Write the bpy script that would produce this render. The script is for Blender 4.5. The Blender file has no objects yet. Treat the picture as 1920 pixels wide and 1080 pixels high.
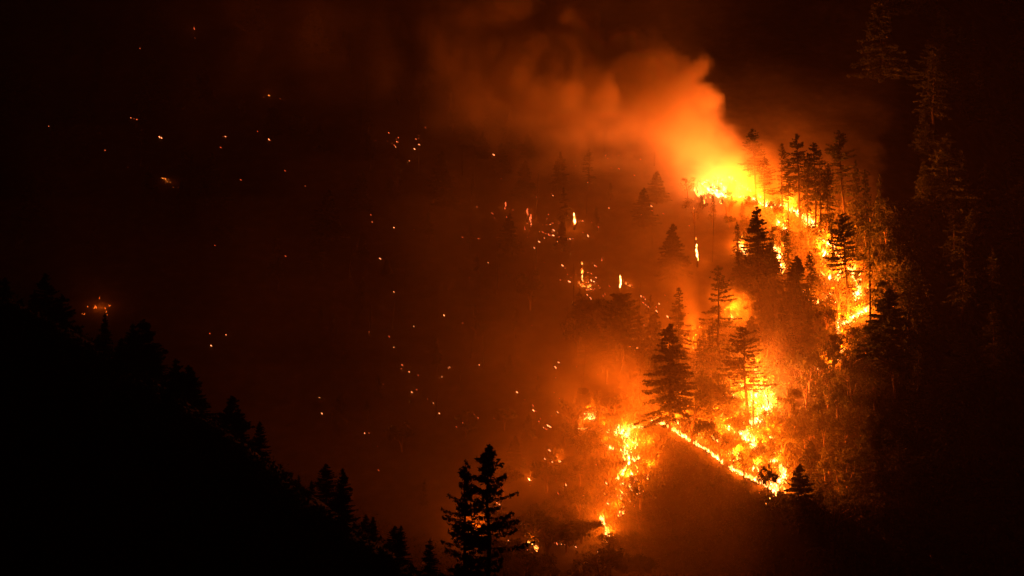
import bpy, math, random
import numpy as np
from mathutils import Vector

random.seed(7)
RNG = np.random.default_rng(11)
SC = bpy.context.scene

# ------------------------------------------------------------------ camera, sky, light level
cam_data = bpy.data.cameras.new('camera')
cam_data.lens = 101.25
cam_data.sensor_width = 36.0
cam_data.clip_start = 1.0
cam_data.clip_end = 6000.0
cam = bpy.data.objects.new('camera', cam_data)
SC.collection.objects.link(cam)
cam.location = (0.0, 0.0, 0.0)
cam.rotation_euler = (math.radians(90), 0, 0)
SC.camera = cam

world = bpy.data.worlds.new('World')
SC.world = world
world.use_nodes = True
wn, wl = world.node_tree.nodes, world.node_tree.links
wn.clear()
w_out = wn.new('ShaderNodeOutputWorld')
w_bg = wn.new('ShaderNodeBackground')
w_sky = wn.new('ShaderNodeTexSky')
w_sky.sky_type = 'NISHITA'
w_sky.sun_disc = False
w_sky.sun_elevation = math.radians(-4.0)
w_sky.sun_rotation = math.radians(100.0)
w_bg.inputs['Strength'].default_value = 0.012
wl.new(w_sky.outputs['Color'], w_bg.inputs['Color'])
wl.new(w_bg.outputs['Background'], w_out.inputs['Surface'])

vs = SC.view_settings
SC.display_settings.display_device = 'sRGB'
vs.view_transform = 'Standard'
vs.look = 'None'
vs.exposure = 0.0
vs.gamma = 1.0
vs.use_curve_mapping = False

cy = SC.cycles
cy.use_denoising = True
try:
    cy.denoiser = 'OPENIMAGEDENOISE'
    cy.denoising_input_passes = 'RGB_ALBEDO_NORMAL'
except Exception:
    pass
cy.max_bounces = 4
cy.diffuse_bounces = 2
cy.glossy_bounces = 1
cy.transmission_bounces = 2
cy.volume_bounces = 1
cy.transparent_max_bounces = 8
cy.volume_step_rate = 1.4
cy.volume_max_steps = 1024
cy.use_adaptive_sampling = True
cy.adaptive_threshold = 0.02
cy.sample_clamp_indirect = 4.0
SC.render.film_transparent = False

FIRE_COL = (1.0, 0.136, 0.005)     # colour of the light a wood fire gives
LIGHT_GAIN = 0.24

K = 320.0 / 900.0 / 1920.0         # tangent of one photograph pixel


# ------------------------------------------------------------------ noise helpers
def lattice(seed, n=64):
    return np.random.default_rng(seed).random((n, n, n)).astype(np.float32)


LAT = [lattice(s, 48) for s in (1, 2, 3)]


def vnoise3(x, y, z, lat):
    n = lat.shape[0]
    xi = np.floor(x).astype(np.int32); yi = np.floor(y).astype(np.int32); zi = np.floor(z).astype(np.int32)
    fx = (x - xi).astype(np.float32); fy = (y - yi).astype(np.float32); fz = (z - zi).astype(np.float32)
    fx = fx * fx * (3 - 2 * fx); fy = fy * fy * (3 - 2 * fy); fz = fz * fz * (3 - 2 * fz)
    x0 = xi % n; x1 = (xi + 1) % n; y0 = yi % n; y1 = (yi + 1) % n; z0 = zi % n; z1 = (zi + 1) % n
    c00 = lat[x0, y0, z0] * (1 - fx) + lat[x1, y0, z0] * fx
    c10 = lat[x0, y1, z0] * (1 - fx) + lat[x1, y1, z0] * fx
    c01 = lat[x0, y0, z1] * (1 - fx) + lat[x1, y0, z1] * fx
    c11 = lat[x0, y1, z1] * (1 - fx) + lat[x1, y1, z1] * fx
    c0 = c00 * (1 - fy) + c10 * fy
    c1 = c01 * (1 - fy) + c11 * fy
    return c0 * (1 - fz) + c1 * fz          # 0..1


def fbm3(x, y, z, octaves=3, which=0, gain=0.5):
    s = 0.0; a = 1.0; t = 0.0
    for o in range(octaves):
        s = s + a * vnoise3(x * 2.03 ** o + 11.3 * o, y * 2.03 ** o + 5.7 * o, z * 2.03 ** o + 3.1 * o, LAT[(which + o) % 3])
        t += a; a *= gain
    return s / t


# ------------------------------------------------------------------ terrain
S1 = np.array((40.7, 828.5)); S2 = np.array((73.1, 797.8))       # crest of the spur the lower fire runs down
SD = (S2 - S1) / np.linalg.norm(S2 - S1)
SN = np.array((-SD[1], SD[0]))
SL = float(np.linalg.norm(S2 - S1))


def smooth(e0, e1, v):
    t = np.clip((v - e0) / (e1 - e0), 0, 1)
    return t * t * (3 - 2 * t)


NEAR_X = np.array([-400, -120, -75, -63, -54, -45, -37, -25, -14, -3, 12, 60, 400.0])
NEAR_Z = np.array([60, 14, -1, -7, -13, -19, -25, -34, -42, -52, -68, -110, -250.0])


def crest_shift(a):
    return 0.6 * np.sin(a / 6.5) + 0.35 * np.sin(a / 2.9 + 1.0)


EDGE_Y = [760, 790, 812, 835, 862, 884, 960, 1010, 1100]
EDGE_X = [66, 78, 88, 92, 106, 120, 120, 128, 150]


def height(x, y):
    x = np.asarray(x, dtype=np.float64); y = np.asarray(y, dtype=np.float64)
    main = -68 + (y - 800) * 0.62
    main = main + 9 * (fbm3(x / 55 + 3, y / 55, x * 0 + 1.5, 3, 0) - 0.5)
    main = main + 2.6 * (fbm3(x / 12 + 3, y / 12, x * 0 + 7.5, 3, 1) - 0.5)
    # spur with a clean crest
    rx = x - S1[0]; ry = y - S1[1]
    a = rx * SD[0] + ry * SD[1]
    d = rx * SN[0] + ry * SN[1]
    d = d - crest_shift(a)
    amp = 13 * smooth(-22, 4, a) * (1 - smooth(SL + 2, SL + 26, a))
    flat = np.exp(-(d / 16.0) ** 2) * smooth(-30, 0, a) * (1 - smooth(SL, SL + 30, a))
    base_clean = -68 + (y - 800) * 0.62
    main = main * (1 - 0.85 * flat) + base_clean * 0.85 * flat
    main = main + amp * np.exp(-(d / 9.0) ** 2)
    # the slope turns away beyond the flank of the fire
    over = x - np.interp(y, EDGE_Y, EDGE_X)
    main = main - 0.9 * np.where(over > 24, over - 12, np.where(over > 0, over * over / 48, 0))
    # gully left of the spur
    main = main - 7 * np.exp(-((d + 26) / 15.0) ** 2) * smooth(-40, 0, a) * (1 - smooth(60, 90, a))
    # valley floor
    main = np.maximum(main, -190 + 0.02 * np.abs(y - 620))
    near = np.interp(x, NEAR_X, NEAR_Z) - 0.42 * np.abs(y - 425) ** 1.0 * smooth(0, 60, np.abs(y - 425))
    near = near + 3.0 * (fbm3(x / 18, y / 18, x * 0 + 2.2, 3, 2) - 0.5)
    z = np.maximum(main, near)
    # the shoulder the camera looks from
    shoulder = -14 - 0.5 * np.maximum(0, np.hypot(x, y * 0.8) - 12)
    return np.maximum(z, shoulder)


# the terrain sampled once; everything that stands on it is set down with this table
GX0, GY0, GN, GM = -420.0, 290.0, 841, 1041
_gx, _gy = np.meshgrid(GX0 + np.arange(GN), GY0 + np.arange(GM), indexing='ij')
GRID = height(_gx.ravel(), _gy.ravel()).reshape(GN, GM)


def hfast(x, y):
    u = np.clip(np.asarray(x) - GX0, 0, GN - 1.001); v = np.clip(np.asarray(y) - GY0, 0, GM - 1.001)
    i = u.astype(int); j = v.astype(int); fu = u - i; fv = v - j
    return (GRID[i, j] * (1 - fu) + GRID[i + 1, j] * fu) * (1 - fv) + (GRID[i, j + 1] * (1 - fu) + GRID[i + 1, j + 1] * fu) * fv


_ys = np.arange(300.0, 1320.0, 0.5)


def ground_at(px, py, ymin=560.0):
    """Point of the terrain seen at photograph pixel (px, py)."""
    tx = (px - 960) * K; tz = -(py - 540) * K
    ys = _ys[_ys >= ymin]
    h = hfast(tx * ys, ys)
    hit = np.nonzero(h >= tz * ys)[0]
    i = hit[0] if len(hit) else len(ys) - 1
    yy = float(ys[i])
    return Vector((tx * yy, yy, float(h[i])))


def hz(x, y):
    return float(hfast(x, y))


# ------------------------------------------------------------------ materials
def new_mat(name):
    m = bpy.data.materials.new(name)
    m.use_nodes = True
    nt = m.node_tree
    nt.nodes.clear()
    out = nt.nodes.new('ShaderNodeOutputMaterial')
    return m, nt, out


def ramp(nt, stops):
    r = nt.nodes.new('ShaderNodeValToRGB')
    els = r.color_ramp.elements
    while len(els) < len(stops):
        els.new(0.5)
    for e, (p, c) in zip(els, stops):
        e.position = p; e.color = (c[0], c[1], c[2], 1)
    return r


def surface_mat(name, stops, scale, rough=0.9, transl=0.0, bump=0.3, per_object=0.0):
    m, nt, out = new_mat(name)
    tc = nt.nodes.new('ShaderNodeTexCoord')
    nz = nt.nodes.new('ShaderNodeTexNoise')
    nz.inputs['Scale'].default_value = scale
    nz.inputs['Detail'].default_value = 4
    nt.links.new(tc.outputs['Object'], nz.inputs['Vector'])
    r = ramp(nt, stops)
    nt.links.new(nz.outputs['Fac'], r.inputs['Fac'])
    col = r.outputs['Color']
    if per_object:
        oi = nt.nodes.new('ShaderNodeObjectInfo')
        hsv = nt.nodes.new('ShaderNodeHueSaturation')
        mr = nt.nodes.new('ShaderNodeMapRange')
        mr.inputs['To Min'].default_value = 1 - per_object
        mr.inputs['To Max'].default_value = 1 + per_object
        nt.links.new(oi.outputs['Random'], mr.inputs['Value'])
        nt.links.new(mr.outputs['Result'], hsv.inputs['Value'])
        nt.links.new(col, hsv.inputs['Color'])
        col = hsv.outputs['Color']
    if transl:
        d = nt.nodes.new('ShaderNodeBsdfDiffuse')
        t = nt.nodes.new('ShaderNodeBsdfTranslucent')
        mx = nt.nodes.new('ShaderNodeMixShader')
        mx.inputs['Fac'].default_value = transl
        nt.links.new(col, d.inputs['Color']); nt.links.new(col, t.inputs['Color'])
        nt.links.new(d.outputs[0], mx.inputs[1]); nt.links.new(t.outputs[0], mx.inputs[2])
        nt.links.new(mx.outputs[0], out.inputs['Surface'])
    else:
        b = nt.nodes.new('ShaderNodeBsdfPrincipled')
        b.inputs['Roughness'].default_value = rough
        b.inputs['Specular IOR Level'].default_value = 0.15
        nt.links.new(col, b.inputs['Base Color'])
        if bump:
            bp = nt.nodes.new('ShaderNodeBump')
            bp.inputs['Strength'].default_value = bump
            nt.links.new(nz.outputs['Fac'], bp.inputs['Height'])
            nt.links.new(bp.outputs['Normal'], b.inputs['Normal'])
        nt.links.new(b.outputs[0], out.inputs['Surface'])
    return m


def glow_mat(name, attr, stops, strengths):
    """Emission driven by a per-point heat value: hot cores, cooler tips."""
    m, nt, out = new_mat(name)
    a = nt.nodes.new('ShaderNodeAttribute'); a.attribute_name = attr
    r = ramp(nt, stops)
    nt.links.new(a.outputs['Fac'], r.inputs['Fac'])
    fc = nt.nodes.new('ShaderNodeMapRange')
    fc.inputs['To Min'].default_value = strengths[0]
    fc.inputs['To Max'].default_value = strengths[1]
    pw = nt.nodes.new('ShaderNodeMath'); pw.operation = 'POWER'; pw.inputs[1].default_value = 2.0
    nt.links.new(a.outputs['Fac'], pw.inputs[0])
    nt.links.new(pw.outputs[0], fc.inputs['Value'])
    e = nt.nodes.new('ShaderNodeEmission')
    nt.links.new(r.outputs['Color'], e.inputs['Color'])
    nt.links.new(fc.outputs['Result'], e.inputs['Strength'])
    nt.links.new(e.outputs[0], out.inputs['Surface'])
    try:
        m.cycles.emission_sampling = 'NONE'
    except Exception:
        pass
    return m


M_ground = surface_mat('forest_soil', [(0.3, (0.035, 0.028, 0.02)), (0.6, (0.07, 0.055, 0.036)), (0.8, (0.12, 0.1, 0.07))], 0.25, bump=0.6)
M_needles = surface_mat('fir_needles', [(0.3, (0.03, 0.042, 0.02)), (0.7, (0.075, 0.085, 0.04))], 0.6, transl=0.16, per_object=0.3)
M_leaves = surface_mat('oak_leaves', [(0.3, (0.05, 0.06, 0.026)), (0.7, (0.13, 0.13, 0.055))], 0.9, transl=0.25, per_object=0.35)
M_bark = surface_mat('fir_bark', [(0.3, (0.03, 0.023, 0.018)), (0.7, (0.08, 0.06, 0.045))], 2.5, bump=0.5)
M_pale = surface_mat('madrone_bark', [(0.3, (0.12, 0.07, 0.045)), (0.7, (0.25, 0.17, 0.11))], 1.5, bump=0.3)
M_char = surface_mat('charred_bark', [(0.3, (0.015, 0.013, 0.012)), (0.7, (0.05, 0.045, 0.04))], 2.0, bump=0.5)
M_flame = glow_mat('flame', 'hotness', [(0.0, (1.0, 0.10, 0.006)), (0.45, (1.0, 0.27, 0.035)), (1.0, (1.0, 0.55, 0.2))], (1.6, 24.0))
M_ember = glow_mat('ember_glow', 'hotness', [(0.0, (1.0, 0.06, 0.015)), (0.5, (1.0, 0.15, 0.04)), (1.0, (1.0, 0.36, 0.12))], (0.7, 9.0))


# ------------------------------------------------------------------ object helpers
def link(o, parent=None):
    SC.collection.objects.link(o)
    if parent is not None:
        o.parent = parent
    return o


def mesh_from(name, verts, faces, mat, smooth_shade=False, heat=None):
    me = bpy.data.meshes.new(name)
    verts = np.asarray(verts, dtype=np.float32)
    faces = np.asarray(faces, dtype=np.int32)
    me.vertices.add(len(verts))
    me.vertices.foreach_set('co', verts.ravel())
    k = faces.shape[1]
    me.loops.add(len(faces) * k)
    me.polygons.add(len(faces))
    me.loops.foreach_set('vertex_index', faces.ravel())
    me.polygons.foreach_set('loop_start', np.arange(0, len(faces) * k, k, dtype=np.int32))
    if smooth_shade:
        me.polygons.foreach_set('use_smooth', np.ones(len(faces), dtype=bool))
    if heat is not None:
        at = me.attributes.new('hotness', 'FLOAT', 'POINT')
        at.data.foreach_set('value', np.asarray(heat, dtype=np.float32))
    me.update(calc_edges=True)
    me.materials.append(mat)
    return me


def tag(o, label=None, cat=None, group=None, kind=None):
    if label: o['label'] = label
    if cat: o['category'] = cat
    if group: o['group'] = group
    if kind: o['kind'] = kind
    return o


class Tris:
    """Collects triangles; quads are split."""
    def __init__(self):
        self.v = []; self.f = []; self.n = 0; self.h = []

    def add(self, verts, faces, heat=None):
        verts = np.asarray(verts, dtype=np.float32); faces = np.asarray(faces, dtype=np.int32)
        self.v.append(verts); self.f.append(faces + self.n); self.n += len(verts)
        if heat is not None: self.h.append(np.asarray(heat, dtype=np.float32))

    def tube(self, pts, radii, sides=5):
        pts = np.asarray(pts, dtype=np.float64); n = len(pts)
        tang = np.gradient(pts, axis=0)
        tang /= np.linalg.norm(tang, axis=1)[:, None] + 1e-9
        ref = np.where(np.abs(tang[:, 2:3]) > 0.9, np.array([[1.0, 0, 0]]), np.array([[0, 0, 1.0]]))
        u = np.cross(tang, ref); u /= np.linalg.norm(u, axis=1)[:, None] + 1e-9
        w = np.cross(tang, u)
        an = np.arange(sides) * 2 * math.pi / sides
        ring = (np.cos(an)[None, :, None] * u[:, None, :] + np.sin(an)[None, :, None] * w[:, None, :])
        v = pts[:, None, :] + ring * np.asarray(radii)[:, None, None]
        f = []
        for i in range(n - 1):
            for j in range(sides):
                a = i * sides + j; b = i * sides + (j + 1) % sides; c = b + sides; d = a + sides
                f.append((a, b, c)); f.append((a, c, d))
        # closed ends
        for j in range(1, sides - 1):
            f.append((0, j + 1, j)); f.append(((n - 1) * sides, (n - 1) * sides + j, (n - 1) * sides + j + 1))
        self.add(v.reshape(-1, 3), f)

    def leaves(self, centers, size, rng, flat=0.0, elong=1.0):
        """Small leaf-sized triangles with random orientation about the given centres."""
        n = len(centers)
        if n == 0: return
        a = rng.normal(size=(n, 3)); a[:, 2] *= (1 - flat); a /= np.linalg.norm(a, axis=1)[:, None] + 1e-9
        b = rng.normal(size=(n, 3)); b[:, 2] *= (1 - flat)
        b -= a * np.sum(a * b, axis=1)[:, None]; b /= np.linalg.norm(b, axis=1)[:, None] + 1e-9
        s = (size * (0.6 + 0.8 * rng.random(n)))[:, None]
        c = np.asarray(centers)
        v = np.stack([c - b * s * 0.5 - a * s * elong * .5, c + b * s * 0.5 - a * s * elong * 0.3, c + a * s * elong * 0.7], axis=1)
        f = np.arange(n * 3).reshape(n, 3)
        self.add(v.reshape(-1, 3), f)

    def mesh(self, name, mat, smooth_shade=False):
        h = np.concatenate(self.h) if self.h else None
        return mesh_from(name, np.concatenate(self.v), np.concatenate(self.f), mat, smooth_shade, h)


# ------------------------------------------------------------------ tree kinds
# every builder returns (trunk mesh, crown mesh or None) for a tree 1.0 high unit = metres at H
def conifer(seed, H, R, base=0.15, density=1.0, droop=0.35, gap=0.15, leaf=0.55, spire=0.8, lean=0.0, ragged=0.35, top=1.0):
    rng = np.random.default_rng(seed)
    tr = Tris(); cr = Tris()
    n = 9
    t = np.linspace(0, 1, n)
    bend = lean * H * t ** 1.5
    wob = rng.normal(size=(n, 2)) * 0.004 * H
    wob[0] = 0
    pts = np.stack([bend + wob[:, 0], wob[:, 1], t * H * top - 1.5 * (t == 0)], axis=1)
    r0 = 0.011 * H + 0.12
    tr.tube(pts, r0 * (1 - t) ** 0.8 + 0.05, 7)
    nb = int(H * 3.4 * density)
    zz = base + (1 - base) * np.sort(rng.random(nb)) ** 0.92
    sect = rng.random(8) * 2 * math.pi
    cen_all = []
    for z in zz:
        if rng.random() < gap: continue
        f = (z - base) / (1 - base)
        L = R * ((1 - f) ** spire * (0.45 + 0.55 * min(1, f / 0.12 + 0.25))) * (1 - ragged + ragged * 2 * rng.random())
        L = max(L, 0.35)
        az = rng.random() * 2 * math.pi
        p0 = np.array([np.interp(z, t, pts[:, 0]), np.interp(z, t, pts[:, 1]), z * H * top])
        m = 5
        s = np.linspace(0, 1, m)
        dr = droop * (1 - 0.75 * f) * (0.7 + 0.6 * rng.random())
        up = 0.25 * f
        bp = np.stack([p0[0] + np.cos(az) * L * s, p0[1] + np.sin(az) * L * s, p0[2] + L * (up * s - dr * s ** 1.6 + 0.12 * s ** 4)], axis=1)
        if L > 1.2:
            tr.tube(bp[[0, 2, 4]], np.array([0.012 * L + 0.045, 0.04, 0.015]), 3)
        k = max(4, int(L * 6.5 * density))
        u = 0.12 + 0.9 * rng.random(k) ** 0.8
        side = rng.normal(size=k) * (0.17 * L * (1.15 - u)) + rng.normal(size=k) * 0.12
        q = np.stack([np.interp(u, s, bp[:, i]) for i in range(3)], axis=1)
        q[:, 0] += -np.sin(az) * side; q[:, 1] += np.cos(az) * side
        q[:, 2] -= np.abs(rng.normal(size=k)) * 0.22 + 0.1 * np.abs(side)
        cen_all.append(q)
    cen = np.concatenate(cen_all)
    cr.leaves(cen, leaf, rng, flat=0.45, elong=1.7)
    return tr.mesh('trunk', M_bark), cr.mesh('crown', M_needles)


def broadleaf(seed, H, R, base=0.35, clumps=16, per=90, leaf=0.45, bark=None, leafmat=None, flat=0.7):
    rng = np.random.default_rng(seed)
    tr = Tris(); cr = Tris()
    mains = rng.integers(2, 5)
    ends = []
    for i in range(mains):
        az = 2 * math.pi * (i + rng.random() * 0.6) / mains
        sp = R * (0.25 + 0.4 * rng.random())
        t = np.linspace(0, 1, 6)
        hh = H * (0.7 + 0.22 * rng.random())
        pts = np.stack([np.cos(az) * sp * t ** 1.6 + rng.normal() * .1 * t, np.sin(az) * sp * t ** 1.6, t * hh - 1.0 * (t == 0)], axis=1)
        tr.tube(pts, (0.018 * H + 0.06) * (1 - t) + 0.04, 5)
        for j in range(4):
            s = 0.35 + 0.6 * rng.random()
            p0 = np.array([np.interp(s, t, pts[:, k]) for k in range(3)])
            a2 = az + rng.normal() * 1.1
            L = R * (0.4 + 0.5 * rng.random())
            u = np.linspace(0, 1, 4)
            bp = np.stack([p0[0] + np.cos(a2) * L * u, p0[1] + np.sin(a2) * L * u, p0[2] + L * (0.55 * u - 0.1 * u ** 2)], axis=1)
            tr.tube(bp, 0.006 * H * (1 - u) + 0.035, 4)
            ends.append(bp[-1]); ends.append(bp[2])
        ends.append(pts[-1])
    cen = []
    ends = np.array(ends)
    for i in range(clumps):
        if i < len(ends):
            c = ends[i] + rng.normal(size=3) * 0.1 * R
        else:
            a = rng.random() * 2 * math.pi; rr = R * math.sqrt(rng.random()) * 0.95
            f = base + (1 - base) * (0.3 + 0.6 * rng.random()) * (1 - 0.35 * (rr / R) ** 2)
            c = np.array([math.cos(a) * rr, math.sin(a) * rr, H * f])
        rad = R * (0.22 + 0.22 * rng.random())
        d = rng.normal(size=(per, 3)); d /= np.linalg.norm(d, axis=1)[:, None]
        q = c + d * (rad * rng.random(per) ** 0.45)[:, None] * np.array([1, 1, flat])
        cen.append(q)
    cr.leaves(np.concatenate(cen), leaf, rng, elong=1.2)
    return tr.mesh('trunk', bark or M_pale), cr.mesh('crown', leafmat or M_leaves)


def bare_tree(seed, H, R, mat=None):
    rng = np.random.default_rng(seed)
    tr = Tris()

    def grow(p, d, L, r, depth):
        t = np.linspace(0, 1, 5)
        side = rng.normal(size=3) * 0.12 * L
        pts = p[None, :] + d[None, :] * (L * t)[:, None] + side[None, :] * (t * (1 - t))[:, None] * 2
        tr.tube(pts, r * (1 - 0.55 * t), 4 if depth else 6)
        if depth >= 4: return
        for _ in range(3 if depth else 4):
            s = 0.4 + 0.6 * rng.random()
            q = np.array([np.interp(s, t, pts[:, k]) for k in range(3)])
            nd = d + rng.normal(size=3) * 0.55; nd[2] = abs(nd[2]) * 0.8 + 0.15
            nd /= np.linalg.norm(nd)
            grow(q, nd, L * (0.5 + 0.2 * rng.random()), r * 0.5, depth + 1)
    grow(np.array([0, 0, -0.8]), np.array([0.05, 0, 1.0]), H * 0.5, 0.02 * H + 0.05, 0)
    return tr.mesh('trunk', mat or M_char), None


def snag(seed, H, lean=0.03):
    rng = np.random.default_rng(seed)
    tr = Tris()
    t = np.linspace(0, 1, 8)
    pts = np.stack([lean * H * t + rng.normal(size=8) * 0.05, rng.normal(size=8) * 0.05, t * H - 1.2 * (t == 0)], axis=1)
    tr.tube(pts, (0.010 * H + 0.14) * (1 - 0.8 * t), 6)
    for i in range(12):
        s = 0.3 + 0.68 * rng.random(); az = rng.random() * 6.28; L = (0.4 + 1.2 * rng.random()) * (1.1 - s)
        p0 = np.array([np.interp(s, t, pts[:, k]) for k in range(3)])
        tr.tube(np.stack([p0, p0 + np.array([math.cos(az), math.sin(az), -0.1]) * L]), [0.06, 0.02], 3)
    return tr.mesh('trunk', M_char), None


PROTO = {}


def proto(kind, i=0):
    key = (kind, i)
    if key in PROTO: return PROTO[key]
    s = hash_seed(kind, i)
    if kind == 'fir':        # dense broad cone, branches to near the ground
        r = (40.0, conifer(s, 40, 11.0, base=0.08, density=1.4, droop=0.45, gap=0.08, leaf=0.62, spire=0.75))
    elif kind == 'slim':
        r = (40.0, conifer(s, 40, 7.2, base=0.22, density=1.0, droop=0.5, gap=0.15, leaf=0.55, spire=0.7))
    elif kind == 'tall':     # long clean trunk, crown on the upper half
        r = (46.0, conifer(s, 46, 8.2, base=0.4, density=0.95, droop=0.3, gap=0.25, leaf=0.6, spire=0.6, ragged=0.45))
    elif kind == 'ragged':   # big irregular open crown of long horizontal boughs
        r = (46.0, conifer(s, 46, 11.5, base=0.3, density=0.95, droop=0.22, gap=0.25, leaf=0.62, spire=0.75, ragged=0.7))
    elif kind == 'sparse':   # thin crown, trunk shows through all of it
        r = (44.0, conifer(s, 44, 8.6, base=0.15, density=0.85, droop=0.35, gap=0.2, leaf=0.5, spire=0.55, ragged=0.5))
    elif kind == 'highcrown':
        r = (48.0, conifer(s, 48, 9.0, base=0.38, density=1.05, droop=0.25, gap=0.22, leaf=0.55, spire=0.5, ragged=0.5))
    elif kind == 'dense':
        r = (28.0, conifer(s, 28, 9.6, base=0.05, density=2.0, droop=0.4, gap=0.04, leaf=0.6, spire=0.8))
    elif kind == 'round':    # round-topped pine
        r = (34.0, conifer(s, 34, 9.5, base=0.3, density=1.8, droop=0.15, gap=0.05, leaf=0.6, spire=0.32))
    elif kind == 'nearfir':
        r = (34.0, conifer(s, 34, 9.5, base=0.05, density=2.2, droop=0.22, gap=0.1, leaf=0.42, spire=0.72, ragged=0.45))
    elif kind == 'near_open':
        r = (34.0, conifer(s, 34, 7.4, base=0.1, density=1.7, droop=0.12, gap=0.28, leaf=0.38, spire=0.62, ragged=0.55))
    elif kind == 'oak':
        r = (11.0, broadleaf(s, 11, 5.6, clumps=22, per=70, leaf=0.48))
    elif kind == 'darkoak':
        r = (12.0, broadleaf(s, 12, 6.5, base=0.3, clumps=34, per=110, leaf=0.5, bark=M_bark, leafmat=M_needles))
    elif kind == 'thinoak':
        r = (13.0, broadleaf(s, 13, 5.0, base=0.35, clumps=15, per=38, leaf=0.42))
    elif kind == 'column':
        r = (15.0, broadleaf(s, 15, 3.2, base=0.2, clumps=20, per=80, leaf=0.45, flat=1.3))
    elif kind == 'shrub':
        r = (3.4, broadleaf(s, 3.4, 2.6, base=0.1, clumps=12, per=32, leaf=0.36))
    elif kind == 'bare':
        r = (12.0, bare_tree(s, 12, 4))
    elif kind == 'snag':
        r = (20.0, snag(s, 20))
    PROTO[key] = r
    return r


def hash_seed(kind, i):
    return sum(ord(c) * (j + 3) for j, c in enumerate(kind)) * 17 + i * 101


NAME_OF = dict(fir='fir_tree', slim='fir_tree', tall='fir_tree', ragged='fir_tree', sparse='fir_tree', highcrown='fir_tree', dense='fir_tree',
               round='pine_tree', nearfir='fir_tree', near_open='fir_tree', oak='oak_tree', darkoak='oak_tree', thinoak='oak_tree',
               column='madrone_tree', shrub='shrub', bare='bare_tree', snag='dead_tree')
CAT_OF = dict(shrub='shrub', snag='dead tree')
FOOT = []      # plan positions of placed trees


def plant(kind, p, h, label, group=None, var=0, wide=1.0, lean=0.0, rz=None):
    H, (trunk, crown) = proto(kind, var)
    o = bpy.data.objects.new(NAME_OF[kind], None)
    link(o)
    o.empty_display_size = 0.5
    o.location = p
    s = h / H
    o.scale = (s * wide, s * wide, s)
    o.rotation_euler = (0, lean, random.random() * 6.28 if rz is None else rz)
    if lean and rz is None: o.rotation_euler[2] = 0.0
    tag(o, label, CAT_OF.get(kind, 'tree'), group)
    link(bpy.data.objects.new('trunk', trunk), o)
    if crown is not None:
        link(bpy.data.objects.new('crown' if kind != 'shrub' else 'foliage', crown), o)
    FOOT.append((p[0], p[1]))
    return o


# ------------------------------------------------------------------ ground sheet
def build_ground():
    xs = np.concatenate([np.arange(-700, -190, 12), np.arange(-190, 190, 2.0), np.arange(190, 701, 12)])
    ys = np.concatenate([np.arange(-120, 300, 10), np.arange(300, 540, 3.0), np.arange(540, 740, 8), np.arange(740, 1120, 1.8), np.arange(1120, 1700, 12)])
    X, Y = np.meshgrid(xs, ys)
    Z = height(X.ravel(), Y.ravel())
    v = np.stack([X.ravel(), Y.ravel(), Z], axis=1)
    nx, ny = len(xs), len(ys)
    i = np.arange(nx * ny).reshape(ny, nx)
    f = np.stack([i[:-1, :-1].ravel(), i[:-1, 1:].ravel(), i[1:, 1:].ravel(), i[1:, :-1].ravel()], axis=1)
    me = mesh_from('ground', v, f, M_ground, True)
    o = link(bpy.data.objects.new('ground', me))
    tag(o, kind='structure')


build_ground()


# ------------------------------------------------------------------ fires
def resample(pts, step):
    pts = np.array(pts, dtype=float)
    seg = np.linalg.norm(np.diff(pts, axis=0), axis=1)
    L = np.concatenate([[0], np.cumsum(seg)])
    n = max(2, int(L[-1] / step) + 1)
    s = np.linspace(0, L[-1], n)
    return np.stack([np.interp(s, L, pts[:, i]) for i in range(pts.shape[1])], axis=1), L[-1]


N_LIGHTS = 0


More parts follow.
